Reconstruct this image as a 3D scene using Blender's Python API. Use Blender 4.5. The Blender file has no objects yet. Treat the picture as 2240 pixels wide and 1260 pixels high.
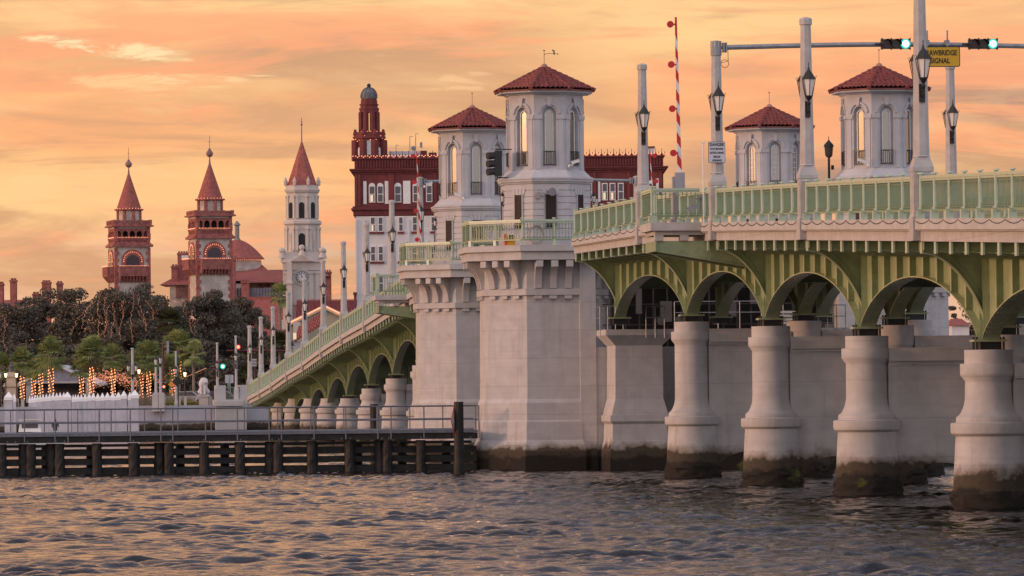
import bpy, math, random
import numpy as np
from mathutils import Matrix, Vector
random.seed(7); rng = np.random.default_rng(7)
sc = bpy.context.scene
COL = sc.collection
PI = math.pi
# ------------------------------------------------------------------ camera
F = 10844.0; HC = 3.28; HORIZON = 865.0; ROLL = 0.0096
TH = math.atan(1240/F); PH = math.atan((HORIZON-630)/F)
heading = Vector((math.sin(TH), math.cos(TH), 0)); right0 = Vector((math.cos(TH), -math.sin(TH), 0))
fwd = (heading*math.cos(PH) + Vector((0,0,1))*math.sin(PH)).normalized()
up0 = right0.cross(fwd).normalized()
camR = (right0*math.cos(ROLL) - up0*math.sin(ROLL)).normalized()
camU = (up0*math.cos(ROLL) + right0*math.sin(ROLL)).normalized()
cam = bpy.data.objects.new("camera", bpy.data.cameras.new("camera")); COL.objects.link(cam)
mw = Matrix.Identity(4)
for i in range(3):
    mw[i][0] = camR[i]; mw[i][1] = camU[i]; mw[i][2] = -fwd[i]
mw[2][3] = HC
cam.matrix_world = mw
cam.data.sensor_width = 36; cam.data.lens = 36*F/2240; cam.data.clip_end = 20000; cam.data.clip_start = 1
sc.camera = cam
sc.render.resolution_x = 1024; sc.render.resolution_y = 576
# ------------------------------------------------------------------ colour management
sc.view_settings.view_transform = 'Standard'; sc.view_settings.look = 'None'
sc.view_settings.exposure = 0.0; sc.view_settings.gamma = 1.0

class NT:
    """tiny node-tree helper"""
    def __init__(s, tree): s.t = tree; s.n = tree.nodes; s.l = tree.links
    def put(s, sock, v):
        if isinstance(v, bpy.types.NodeSocket): s.l.new(v, sock)
        elif v is not None:
            if isinstance(v, tuple) and len(v) == 3 and sock.type == 'RGBA': v = (*v, 1)
            sock.default_value = v
    def m(s, op, a, b=None, c=None, clamp=False):
        n = s.n.new('ShaderNodeMath'); n.operation = op; n.use_clamp = clamp
        s.put(n.inputs[0], a); s.put(n.inputs[1], b); s.put(n.inputs[2], c)
        return n.outputs[0]
    def mix(s, f, a, b, mode='MIX'):
        n = s.n.new('ShaderNodeMix'); n.data_type = 'RGBA'; n.blend_type = mode; n.clamp_factor = True
        s.put(n.inputs[0], f); s.put(n.inputs[6], a); s.put(n.inputs[7], b)
        return n.outputs[2]
    def noise(s, vec, scale, detail=4, rough=.55, dist=0.0):
        n = s.n.new('ShaderNodeTexNoise')
        if vec is not None: s.l.new(vec, n.inputs['Vector'])
        n.inputs['Scale'].default_value = scale; n.inputs['Detail'].default_value = detail
        n.inputs['Roughness'].default_value = rough; n.inputs['Distortion'].default_value = dist
        return n.outputs[0]
    def map(s, vec, scale=(1,1,1), loc=(0,0,0), rot=(0,0,0)):
        n = s.n.new('ShaderNodeMapping'); s.l.new(vec, n.inputs[0])
        n.inputs['Scale'].default_value = scale; n.inputs['Location'].default_value = loc; n.inputs['Rotation'].default_value = rot
        return n.outputs[0]
    def ramp(s, f, a, b):   # smooth 0..1 between a and b
        n = s.n.new('ShaderNodeMapRange'); n.interpolation_type = 'SMOOTHSTEP'
        s.put(n.inputs[0], f); n.inputs[1].default_value = a; n.inputs[2].default_value = b
        return n.outputs[0]
    def sep(s, v):
        n = s.n.new('ShaderNodeSeparateXYZ'); s.l.new(v, n.inputs[0]); return n.outputs
# ------------------------------------------------------------------ world: sunset sky with cloud streaks
w = bpy.data.worlds.new("World"); sc.world = w; w.use_nodes = True
t = NT(w.node_tree); t.n.clear()
tc = t.n.new('ShaderNodeTexCoord').outputs['Generated']
rot = t.n.new('ShaderNodeVectorRotate'); rot.rotation_type = 'Z_AXIS'; t.l.new(tc, rot.inputs['Vector']); rot.inputs['Angle'].default_value = TH
d = rot.outputs[0]                                    # +Y of this frame is the heading of the bridge view
X, Y, Z = t.sep(d)
n1 = t.noise(t.map(d, (9,9,38)), 1.0, 5, .55)
n5 = t.noise(t.map(d, (11,11,85), (4,4,1), (0,.07,0)), 1.0, 7, .58, .8)
n6 = t.noise(t.map(d, (10,10,70), (1,7,9), (0,.09,0)), 1.0, 7, .6, 1.0)
n2 = t.noise(t.map(d, (24,24,120), (3,1,7), (0,.05,0)), 1.0, 6, .6, .6)
n3 = t.noise(t.map(d, (14,14,70), (8,5,2), (0,-.03,0)), 1.0, 5, .6, 1.2)
yc = t.m('MAXIMUM', Y, .05)
u = t.m('MULTIPLY', t.m('DIVIDE', X, yc), F/100)      # horizontal angle, in hundredths of the lens
v = t.m('MULTIPLY', t.m('DIVIDE', Z, yc), F/100)      # elevation above the horizon
u = t.m('ADD', u, t.m('MULTIPLY', t.m('SUBTRACT', n1, .5), 8.0))
v = t.m('ADD', v, t.m('MULTIPLY', t.m('SUBTRACT', n3, .5), 2.0))
col = t.mix(t.ramp(v, 1.0, 3.8), (.74,.46,.33), (.98,.47,.235))
col = t.mix(t.ramp(v, 3.4, 5.2), col, (1.0,.47,.20))
col = t.mix(t.ramp(v, 6.8, 8.6), col, (1.0,.52,.23))
def blob(col, px, py, rx, ry, c, amt):
    a = t.m('POWER', t.m('DIVIDE', t.m('SUBTRACT', u, (px-1120)/100), rx/100), 2.0)
    b = t.m('POWER', t.m('DIVIDE', t.m('SUBTRACT', v, (HORIZON-py)/100), ry/100), 2.0)
    g = t.m('EXPONENT', t.m('MULTIPLY', t.m('ADD', a, b), -1.0))
    return t.mix(t.m('MULTIPLY', g, amt), col, c)
grey = (.61,.325,.18); mauve = (.35,.21,.18); yel = (1.0,.66,.29); org = (1.0,.40,.18)
for a in [(0,300,330,70,org,.8),(1750,230,520,130,org,.75),(350,560,260,60,(.95,.47,.29),.7),
          (760,120,520,75,grey,.95),(1080,215,360,70,grey,.8),(60,90,170,40,grey,.55),(480,250,300,40,grey,.7),
          (1500,80,300,90,yel,.75),(40,430,330,70,yel,.75),(560,400,420,40,yel,.35),(700,-10,700,50,yel,.9),
          (820,560,420,55,(.62,.42,.29),.85),(560,470,250,30,(.70,.44,.25),.4),
          (2230,240,330,130,mauve,.95),(1950,400,640,75,mauve,.85),(1550,430,260,60,(.45,.28,.19),.8),(1950,300,300,28,(.95,.45,.25),.55)]:
    col = blob(col, *a)
col = t.mix(t.m('MULTIPLY', t.ramp(n5, .49, .62), .80), col, (.63,.325,.175))
col = t.mix(t.m('MULTIPLY', t.ramp(n6, .49, .60), .80), col, (1.0,.385,.19))
n4 = t.noise(t.map(d, (30,30,260), (1,9,4), (0,.06,0)), 1.0, 6, .62, .4)
streak = t.ramp(t.m('ADD', t.m('MULTIPLY', n2, .7), t.m('MULTIPLY', n4, .3)), .48, .66)
col = t.mix(t.m('MULTIPLY', streak, .38), col, (1.0,.64,.31))
dk = t.ramp(t.m('SUBTRACT', 1.0, t.m('ADD', t.m('MULTIPLY', n2, .6), t.m('MULTIPLY', n4, .4))), .50, .66)
col = t.mix(t.m('MULTIPLY', dk, .50), col, (.60,.32,.19))
# a few bright torn wisps (these keep their own sharper edge)
ws = t.ramp(t.noise(t.map(d, (60,60,260), (2,4,6), (0,.10,0)), 1.0, 8, .68, 1.0), .38, .62)
def wisp(col, px, py, rx, ry, amt, c=(1.0,.73,.40)):
    a = t.m('POWER', t.m('DIVIDE', t.m('SUBTRACT', u, (px-1120)/100), rx/100), 2.0)
    b = t.m('POWER', t.m('DIVIDE', t.m('SUBTRACT', v, (HORIZON-py)/100), ry/100), 2.0)
    g = t.m('SUBTRACT', 1.0, t.m('ADD', a, b), clamp=True)
    g = t.ramp(t.m('MULTIPLY', g, t.m('ADD', ws, .12)), .05, .85)
    return t.mix(t.m('MULTIPLY', g, amt), col, c)
for a in [(190,70,190,22,1.0),(340,82,130,26,1.0),(400,165,150,44,.85,(1.0,.66,.34)),(220,175,170,40,.6,(1.0,.64,.32)),(570,140,60,9,.7,(1,.62,.32)),(1010,170,120,14,.5,(1,.6,.32))]:
    col = wisp(col, *a)
# whole dome: dusk above and behind
el = t.m('ARCSINE', Z)
side = t.m('MULTIPLY', X, -1.0)                        # +1 to the left, where the glow is
topfade = t.m('ADD', .17, t.m('MULTIPLY', t.ramp(side, -.13, .16), .20))
fade = t.m('DIVIDE', t.m('SUBTRACT', el, .085), topfade, clamp=True)
cl = t.noise(t.map(d, (2.2,2.2,5)), 1.0, 4, .55)
front = t.ramp(Y, -.15, .35)
domec = t.mix(front, t.mix(cl, (.66,.66,.76), (1.04,1.0,1.08)), t.mix(cl, (.10,.10,.15), (.36,.34,.42)))
glow = t.m('MULTIPLY', t.ramp(side, -.2, .9), t.m('SUBTRACT', 1.0, t.m('DIVIDE', el, .6, clamp=True)))
domec = t.mix(t.m('MULTIPLY', glow, .75), domec, (.95,.55,.30))
col = t.mix(fade, col, domec)
back = t.mix(t.ramp(el, 0, .5), (.84,.77,.84), domec)
col = t.mix(t.ramp(Y, -.1, .45), t.mix(t.m('MULTIPLY', glow, .85), back, (1.0,.55,.28)), col)
sky = t.n.new('ShaderNodeTexSky'); sky.sky_type = 'NISHITA'; sky.sun_disc = False
sky.sun_elevation = math.radians(5); sky.sun_rotation = math.radians(-100)
sk = t.mix(1.0, col, t.mix(.05, (0,0,0), sky.outputs[0]), 'ADD')
bg = t.n.new('ShaderNodeBackground'); t.l.new(col, bg.inputs[0]); bg.inputs[1].default_value = 1.0
bg2 = t.n.new('ShaderNodeBackground'); t.l.new(sky.outputs[0], bg2.inputs[0]); bg2.inputs[1].default_value = .02
add = t.n.new('ShaderNodeAddShader'); t.l.new(bg.outputs[0], add.inputs[0]); t.l.new(bg2.outputs[0], add.inputs[1])
out = t.n.new('ShaderNodeOutputWorld'); t.l.new(add.outputs[0], out.inputs[0])
# ------------------------------------------------------------------ sun (low, to the left, soft)
sl = bpy.data.lights.new("sun", 'SUN'); sl.energy = 1.7; sl.angle = math.radians(5); sl.color = (1.0,.55,.34)
sun = bpy.data.objects.new("sun", sl); COL.objects.link(sun)
sd = Vector((-1.0, -.13, .13)).normalized()             # direction towards the sun
sun.rotation_euler = sd.to_track_quat('Z', 'Y').to_euler()
# ------------------------------------------------------------------ mapping photo -> place
def P(px, py, depth):
    q = (fwd*F + camR*(px-1120) + camU*(630-py))*(depth/F)
    return Vector((q.x, q.y, q.z+HC))
def at_y(px, py, y):
    """point seen at that photo spot on the cross plane y"""
    q = (fwd*F + camR*(px-1120) + camU*(630-py)); q = q*(y/q.y); return Vector((q.x, q.y, q.z+HC))
def SY(T, X): return 18.5*T - .1142*X                   # station number -> distance along the bridge
def B(px, py, T): return P(px, py, 18.38*T)
# ------------------------------------------------------------------ materials
MATS = {}
def mat(name, color, rough=.7, metal=0.0, var=.12, vscale=1.5, bump=0.0, bscale=20, dirt=None, spec=.5, streaks=0.0, tide=False, coat=0):
    if name in MATS: return MATS[name]
    m = bpy.data.materials.new(name); m.use_nodes = True; k = NT(m.node_tree)
    b = k.n['Principled BSDF']; pos = k.n.new('ShaderNodeNewGeometry').outputs['Position']
    c = k.mix(k.m('MULTIPLY', k.ramp(k.noise(pos, vscale, 5), .3, .72), 1.0), tuple(x*(1-var) for x in color), tuple(min(1, x*(1+var)) for x in color))
    if streaks:
        s = k.ramp(k.noise(k.map(pos, (3.2,3.2,.22)), 1.0, 5, .65), .50, .78)
        c = k.mix(k.m('MULTIPLY', s, streaks), c, (color[0]*.60, color[1]*.54, color[2]*.50))
        s2 = k.ramp(k.noise(k.map(pos, (2.3,2.3,.3), (9,4,1)), 1.0, 6, .7), .60, .72)
        c = k.mix(k.m('MULTIPLY', s2, streaks*.6), c, tuple(min(1, x*1.45) for x in color))
    if streaks >= .4:      # board marks and joints of the formwork
        hb = k.ramp(k.noise(k.map(pos, (.25,.25,5.5)), 1.0, 4, .7), .45, .75)
        c = k.mix(k.m('MULTIPLY', hb, .22), c, tuple(x*.6 for x in color))
        fr_ = k.m('FRACT', k.m('MULTIPLY', k.sep(pos)[2], .82))
        c = k.mix(k.m('MULTIPLY', k.m('LESS_THAN', fr_, .018), .38), c, tuple(x*.45 for x in color))
    if dirt:
        dn = k.ramp(k.noise(pos, dirt[1], 6, .65), .52, .70)
        c = k.mix(k.m('MULTIPLY', dn, dirt[2]), c, dirt[0])
    r = rough
    if tide:     # algae and barnacles up to the tide line
        z = k.sep(pos)[2]
        zz = k.m('ADD', z, k.m('ADD', k.m('MULTIPLY', k.m('SUBTRACT', k.noise(pos, .8, 5, .6), .5), 1.1), k.m('MULTIPLY', k.m('SUBTRACT', k.noise(pos, 5, 4), .5), .25)))
        g = k.mix(k.noise(pos, 9, 5, .7), (.006,.005,.004), (.022,.016,.011))
        g = k.mix(k.ramp(k.noise(pos, 1.1, 4), .62, .75), g, (.10,.11,.02))
        band = k.mix(k.noise(pos, 3, 5), (.14,.115,.09), (.26,.22,.19))
        c = k.mix(k.ramp(zz, 1.35, .95), c, band)
        c = k.mix(k.ramp(zz, 1.05, .93), c, k.mix(k.noise(pos, 6, 5, .7), (.026,.020,.014), (.095,.074,.050)))
        c = k.mix(k.ramp(zz, .72, .52), c, g)
        sp = k.ramp(k.noise(pos, 34, 2), .74, .8)
        c = k.mix(k.m('MULTIPLY', sp, k.ramp(zz, .8, .3)), c, (.5,.47,.42))
    k.l.new(c, b.inputs['Base Color']); b.inputs['Roughness'].default_value = r; b.inputs['Metallic'].default_value = metal
    b.inputs['Specular IOR Level'].default_value = spec; b.inputs['Coat Weight'].default_value = coat
    if bump:
        bp = k.n.new('ShaderNodeBump'); bp.inputs['Distance'].default_value = .02; bp.inputs['Strength'].default_value = bump
        k.l.new(k.noise(pos, bscale, 6, .65), bp.inputs['Height']); k.l.new(bp.outputs[0], b.inputs['Normal'])
    MATS[name] = m; return m
def emit(name, color, strength, base=(.5,.5,.5)):
    if name in MATS: return MATS[name]
    m = bpy.data.materials.new(name); m.use_nodes = True; b = m.node_tree.nodes['Principled BSDF']
    b.inputs['Base Color'].default_value = (*base, 1); b.inputs['Emission Color'].default_value = (*color, 1); b.inputs['Emission Strength'].default_value = strength
    m.cycles.emission_sampling = 'NONE'; MATS[name] = m; return m
CONC = mat('weathered concrete', (.52,.49,.485), .85, bump=.35, bscale=9, var=.08, streaks=.40, dirt=((.34,.31,.29), 2.2, .30))
PIER = mat('pier concrete', (.52,.50,.505), .85, bump=.4, bscale=6, var=.08, streaks=.42, dirt=((.33,.30,.27), 1.4, .28), tide=True)
HOUSE = mat('tower stucco', (.50,.485,.505), .85, bump=.25, bscale=14, var=.07, streaks=.25)
POSTM = mat('cast stone post', (.47,.44,.43), .85, bump=.3, bscale=25, var=.10, vscale=3, streaks=.25)
GREEN = mat('green painted steel', (.36,.43,.25), .30, var=.10, vscale=2.5, streaks=.30, dirt=((.22,.16,.08), 4, .35))
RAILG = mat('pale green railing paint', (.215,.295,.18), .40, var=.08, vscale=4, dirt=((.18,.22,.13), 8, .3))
RAILP = mat('railing paint with painted sun glow', (.45,.55,.42), .38, var=.06, vscale=4, dirt=((.35,.36,.25), 8, .3))  # paler copy of RAILG: sunset highlights put into the colour of posts, rails, plates
TILE = mat('red clay tile', (.235,.055,.050), .7, var=.35, vscale=7, bump=.3, bscale=30, dirt=((.14,.06,.055), 11, .6))
DARK = mat('black metal', (.018,.017,.018), .45, var=.2)
GALV = mat('galvanised steel', (.30,.31,.34), .5, metal=.35, var=.15, vscale=5)
WALKG = mat('dull walkway steel', (.17,.175,.205), .5, metal=.3, var=.15, vscale=5)
WHITE = mat('white paint', (.78,.77,.76), .5, var=.05)
TIMBER = mat('tarred timber', (.014,.012,.012), .65, var=.5, vscale=2.5, bump=.6, bscale=12, dirt=((.042,.032,.027), 4, .6))
ROOM = mat('dark machinery steel', (.035,.028,.026), .8, var=.3)
RED = mat('red reflective paint', (.60,.018,.020), .4, var=.1)
ASPH = mat('asphalt', (.05,.05,.05), .9, var=.2)
MAROON = mat('maroon stucco', (.165,.034,.036), .8, var=.15, vscale=.6, dirt=((.09,.02,.02), 1, .3))
CREAM = mat('white stucco', (.68,.65,.66), .85, var=.06, vscale=.3, streaks=.12)
BRICK = mat('red terracotta brick', (.34,.115,.10), .85, var=.3, vscale=1.5, dirt=((.15,.06,.055), 2, .45))
COQ = mat('coquina concrete', (.52,.45,.40), .9, var=.2, vscale=.7, streaks=.5, dirt=((.22,.19,.17), 1.1, .4))
CATH = mat('pale church stone', (.57,.51,.475), .85, var=.07, vscale=.4, streaks=.22)
RTILE = mat('distant red roof tile', (.33,.095,.08), .8, var=.25, vscale=2.5, dirt=((.2,.06,.06), 3, .5))
def winmat(name, c, metal, rough=.08):
    m = bpy.data.materials.new(name); m.use_nodes = True; b = m.node_tree.nodes['Principled BSDF']
    b.inputs['Base Color'].default_value = (*c, 1); b.inputs['Metallic'].default_value = metal; b.inputs['Roughness'].default_value = rough; return m
GLASS = winmat('tower window glass', (.34,.31,.27), .75)
DGLASS = winmat('dark window glass', (.10,.085,.10), .3, .15)
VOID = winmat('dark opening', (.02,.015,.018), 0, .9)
LAMPG = winmat('lantern glass', (.80,.76,.72), .0, .25)
BULB = emit('warm fairy bulb', (1.0,.31,.095), 3.4)
BULB2 = emit('warm fairy bulb small', (1.0,.27,.085), 1.5)
LIT = emit('lit window', (1.0,.72,.35), .55)
GLOWL = emit('lit street lantern', (1.0,.62,.28), 3.2)
GRN = emit('green signal lens', (.01,.62,.48), 1.0, (.02,.3,.25)); CORE = emit('bright lens core', (.92,1.0,1.0), 1.3)
REDL = emit('red signal lens', (1.0,.10,.03), 4.0)
# ------------------------------------------------------------------ mesh building
class MB:
    def __init__(s): s.v = []; s.f = []; s.M = None
    def add(s, vs, fs):
        n = len(s.v)
        s.v += [tuple(s.M @ Vector(p)) for p in vs] if s.M is not None else [tuple(p) for p in vs]
        s.f += [tuple(i+n for i in f) for f in fs]; return s
    def box(s, x0, x1, y0, y1, z0, z1):
        vs = [(x0,y0,z0),(x1,y0,z0),(x1,y1,z0),(x0,y1,z0),(x0,y0,z1),(x1,y0,z1),(x1,y1,z1),(x0,y1,z1)]
        return s.add(vs, [(0,3,2,1),(4,5,6,7),(0,1,5,4),(1,2,6,5),(2,3,7,6),(3,0,4,7)])
    def cb(s, x, y, z, sx, sy, sz): return s.box(x-sx/2, x+sx/2, y-sy/2, y+sy/2, z-sz/2, z+sz/2)
    def taper(s, x, y, z0, z1, a0, b0, a1, b1):
        vs = [(x-a0,y-b0,z0),(x+a0,y-b0,z0),(x+a0,y+b0,z0),(x-a0,y+b0,z0),(x-a1,y-b1,z1),(x+a1,y-b1,z1),(x+a1,y+b1,z1),(x-a1,y+b1,z1)]
        return s.add(vs, [(0,3,2,1),(4,5,6,7),(0,1,5,4),(1,2,6,5),(2,3,7,6),(3,0,4,7)])
    def prism(s, poly, a, b, ax='z'):
        n = len(poly)
        def q(p, h): return (p[0],p[1],h) if ax == 'z' else ((p[0],h,p[1]) if ax == 'y' else (h,p[0],p[1]))
        vs = [q(p, a) for p in poly] + [q(p, b) for p in poly]
        fs = [tuple(range(n))[::-1], tuple(range(n, 2*n))] + [(i, (i+1) % n, n+(i+1) % n, n+i) for i in range(n)]
        return s.add(vs, fs)
    def lathe(s, prof, n=24, cx=0, cy=0, rot=0.0, caps=True, jit=None):
        vs = []; fs = []
        for k, (r, z) in enumerate(prof):
            for i in range(n):
                a = rot + 2*PI*i/n; rr = r + (jit(k, i) if jit else 0)
                vs.append((cx+rr*math.cos(a), cy+rr*math.sin(a), z))
        for k in range(len(prof)-1):
            for i in range(n):
                j = (i+1) % n; fs.append((k*n+i, k*n+j, (k+1)*n+j, (k+1)*n+i))
        if caps:
            fs.append(tuple(range(n))[::-1]); fs.append(tuple(range((len(prof)-1)*n, len(prof)*n)))
        return s.add(vs, fs)
    def octa(s, prof, cx=0, cy=0): # apothems, flat side towards -Y
        return s.lathe([(r/math.cos(PI/8), z) for r, z in prof], 8, cx, cy, PI/8)
    def cyl(s, p0, p1, r0, r1=None, n=8):
        r1 = r0 if r1 is None else r1; p0 = Vector(p0); p1 = Vector(p1); d = (p1-p0)
        if d.length < 1e-6: return s
        d.normalize(); a = d.orthogonal().normalized(); b = d.cross(a); vs = []
        for p, r in ((p0, r0), (p1, r1)):
            for i in range(n):
                q = 2*PI*i/n; vs.append(p + a*(r*math.cos(q)) + b*(r*math.sin(q)))
        return s.add(vs, [(i, (i+1) % n, n+(i+1) % n, n+i) for i in range(n)] + [tuple(range(n))[::-1], tuple(range(n, 2*n))])
    def tube(s, pts, r, n=6):
        for a, b in zip(pts[:-1], pts[1:]): s.cyl(a, b, r, r, n)
        return s
    def ball(s, c, r, n=10, m=6, sc3=(1,1,1)):
        prof = [(max(1e-4, r*math.sin(PI*k/m)), -r*math.cos(PI*k/m)) for k in range(m+1)]
        vs = []; fs = []
        for k, (rr, z) in enumerate(prof):
            for i in range(n): vs.append((c[0]+rr*math.cos(2*PI*i/n)*sc3[0], c[1]+rr*math.sin(2*PI*i/n)*sc3[1], c[2]+z*sc3[2]))
        for k in range(m):
            for i in range(n): j = (i+1) % n; fs.append((k*n+i, k*n+j, (k+1)*n+j, (k+1)*n+i))
        return s.add(vs, fs)
    def dot(s, c, r):   # tiny octahedron
        x, y, z = c
        return s.add([(x+r,y,z),(x-r,y,z),(x,y+r,z),(x,y-r,z),(x,y,z+r),(x,y,z-r)], [(0,2,4),(2,1,4),(1,3,4),(3,0,4),(2,0,5),(1,2,5),(3,1,5),(0,3,5)])
    def strip(s, lo, hi, off):   # chain of solid boxes between two polylines, thickness vector off
        n = len(lo); off = Vector(off); vs = []
        for a, b in zip(lo, hi): a = Vector(a); b = Vector(b); vs += [a, b, b+off, a+off]
        fs = []
        for i in range(n-1):
            p = 4*i; q = p+4
            fs += [(p,q,q+1,p+1),(p+1,q+1,q+2,p+2),(p+2,q+2,q+3,p+3),(p+3,q+3,q,p)]
        fs += [(0,1,2,3), (4*n-1,4*n-2,4*n-3,4*n-4)]
        return s.add(vs, fs)
    def build(s, name, m, parent=None, smooth=False, local=False, loc=None):
        o0 = Vector((0,0,0)); p = parent
        if not local:
            while p is not None: o0 = o0 + p.location; p = p.parent
        if parent is None:
            A = np.array(s.v); c = Vector(((A[:,0].min()+A[:,0].max())/2, (A[:,1].min()+A[:,1].max())/2, A[:,2].min())) if loc is None else Vector(loc)
            o0 = c
        vs = [(a-o0.x, b-o0.y, c-o0.z) for a, b, c in s.v] if o0.length > 0 else s.v
        me = bpy.data.meshes.new(name); me.from_pydata(vs, [], s.f)
        me.materials.append(m)
        if smooth:
            me.polygons.foreach_set('use_smooth', [True]*len(me.polygons))
            try: me.set_sharp_from_angle(angle=math.radians(35))
            except Exception: pass
        ob = bpy.data.objects.new(name, me); COL.objects.link(ob)
        if parent is not None: ob.parent = parent
        else: ob.location = o0
        return ob
def build_each(mb, name, m, parent, local=False):
    """one object for every separate piece of the builder"""
    n = len(mb.v); p = list(range(n))
    def fd(i):
        while p[i] != i: p[i] = p[p[i]]; i = p[i]
        return i
    for f in mb.f:
        a = fd(f[0])
        for i in f[1:]: p[fd(i)] = a
    g = {}
    for i in range(n): g.setdefault(fd(i), []).append(i)
    A = np.array(mb.v); G = [[ids, A[ids].min(0)-.03, A[ids].max(0)+.03] for ids in g.values()]
    ch = True
    while ch:
        ch = False
        for i in range(len(G)):
            for j in range(len(G)-1, i, -1):
                if (G[i][1] <= G[j][2]).all() and (G[j][1] <= G[i][2]).all():
                    G[i] = [G[i][0]+G[j][0], np.minimum(G[i][1],G[j][1]), np.maximum(G[i][2],G[j][2])]; G.pop(j); ch = True
    out = []
    for ids, _, _ in G:
        mp = {o: k for k, o in enumerate(ids)}; q = MB(); q.v = [mb.v[i] for i in ids]; q.f = [tuple(mp[i] for i in f) for f in mb.f if f[0] in mp]
        out.append(q.build(name, m, parent, local=local))
    return out
def tag(o, label, cat, group=None):
    o['label'] = label; o['category'] = cat
    if group: o['group'] = group
    return o
def struct(o, kind='structure', label=None, cat=None):
    o['kind'] = kind
    if label: o['label'] = label
    if cat: o['category'] = cat
    return o
def thing(name, label, cat, loc, group=None, rz=0.0):
    o = bpy.data.objects.new(name, None); COL.objects.link(o); o.location = loc; o.rotation_euler = (0,0,rz); o.empty_display_size = .5
    return tag(o, label, cat, group)
KIDS = {}
def kids(o): return [c for c in bpy.data.objects if c.parent == o]
def dup(root, loc, label, rz=None):
    r = root.copy(); COL.objects.link(r); r.location = loc; r['label'] = label
    if rz is not None: r.rotation_euler = (0,0,rz)
    for ch in kids(root):
        c = ch.copy(); COL.objects.link(c); c.parent = r
        for g in kids(ch):
            e = g.copy(); COL.objects.link(e); e.parent = c
    return r
def text_mb(body, size, width=None):
    cu = bpy.data.curves.new('lettering', 'FONT'); cu.body = body; cu.size = size; cu.align_x = 'CENTER'; cu.align_y = 'CENTER'; cu.extrude = .004; cu.offset = size*.018
    ob = bpy.data.objects.new('lettering', cu); COL.objects.link(ob)
    dg = bpy.context.evaluated_depsgraph_get(); dg.update()
    me = bpy.data.meshes.new_from_object(ob.evaluated_get(dg))
    mb = MB(); xs = [v.co.x for v in me.vertices] or [0]
    k = 1.0 if width is None else width/(max(xs)-min(xs))
    mb.v = [(v.co.x*k, v.co.z, v.co.y) for v in me.vertices]   # upright in XZ, facing -Y
    mb.v = [(a, -b, c) for a, b, c in mb.v]; mb.f = [tuple(p.vertices) for p in me.polygons]
    bpy.data.objects.remove(ob); return mb
ORD = ['first','second','third','fourth','fifth','sixth','seventh','eighth','ninth','tenth','eleventh','twelfth','thirteenth','fourteenth']
# ================================================================== THE BRIDGE
XE = 26.94; XR = 39.4                 # deck edges
CX = (28.78, 33.2, 37.6)               # girder lines
TN, TF_ = 11.9, 13.53                 # tower stations
TLX, TRX = 26.3, 41.36                 # tower centres
ZT = [4.5,5.5,6.48,7.48,8.47,9.455,10.46,11.5,12.0,12.7,13.53,14.2,15.2,16.35,17.34,18.35,19.35,20.36,21.33,22.33,23.19,24.06,25]
ZZ = [6.0,6.75,7.43,8.07,8.69,9.27,9.72,9.95,10.0,10.05,10.0,9.9,9.5,8.81,8.09,7.49,6.76,5.92,5.27,4.45,3.87,3.35,3.1]
def zc(T): return float(np.interp(T, ZT, ZZ))
def S(T): return SY(T, 26.9)          # bridge stations square to the deck
near = [5.48,6.48,7.48,8.47,9.455,10.46,11.58]
far = [13.87,15.37,16.35,17.34,18.35,19.35,20.36,21.33,22.33,23.19,24.06]
def profile_col(ztop):
    # (radius, z) of a pier column
    j = [(1.06,-1.2),(1.06,.1),(1.03,.55),(.95,1.9),(.94,2.02),(1.06,2.10),(1.08,2.16),(1.08,2.38),(1.05,2.40),(.93,2.41),(.92,2.55),(.90,2.57)]
    for k in range(1, 8):
        a = k/7; j.append((.90-.23*math.sin(a*PI/2)**.8, 2.57+.62*a**1.25))
    j += [(.665,ztop-.93),(.67,ztop-.86),(.795,ztop-.70),(.80,ztop-.68),(.80,ztop-.40),(.79,ztop-.385),(.68,ztop-.38),(.68,ztop-.01),(.67,ztop)]
    return j
def barn(seed):
    r = np.random.default_rng(seed).normal(0, .03, (60, 64))
    return lambda k, i: 0
def make_pier(T, label, detail):
    y = S(T); zt = zc(T)-3.65
    root = thing('bridge_pier', label, 'bridge pier', (CX[0], y, 0), 'concrete piers of the bridge')
    for xi, x in enumerate(CX):
        mb = MB(); n = 40 if detail else 20
        pr = profile_col(zt)
        # dense rings near the water for the barnacle crust
        rings = [(1.10,-1.2)]+[(1.09-.02*k/8, -.2+k*.09) for k in range(9)]+pr[2:]
        nz = np.random.default_rng(int(T*100)+xi).normal(0, .035, (len(rings), n))
        mb.lathe(rings, n, x, y, 0, True, (lambda k, i: float(nz[k, i]) if 1 <= k <= 8 else 0.0))
        mb.build('column', PIER, root, smooth=True)
    mb = MB()
    for a, b in ((CX[0]+.6, CX[1]-.6), (CX[1]+.6, CX[2]-.6)):   # web wall with an arch over the water
        xs = np.linspace(a, b, 15)
        lo = [(x, y-.42, -.3+1.35*math.sqrt(max(0, 1-((x-(a+b)/2)/((b-a)/2))**2))) for x in xs]
        hi = [(x, y-.42, max(zt-.92, .5)) for x in xs]
        mb.strip(lo, hi, (0,.84,0))
        if zt > 2.0:
            mb.box(a, b, y-.52, y+.52, zt-.90, zt-.80); mb.box(a, b, y-.62, y+.62, zt-.798, zt-.42); mb.box(a, b, y-.55, y+.55, zt-.418, zt-.38)
    mb.build('web_wall', PIER, root)
    return root
def rivets(mb, pts, r=.022, off=(0,0,0)):
    for p in pts: mb.dot((p[0]+off[0], p[1]+off[1], p[2]+off[2]), r)
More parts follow.
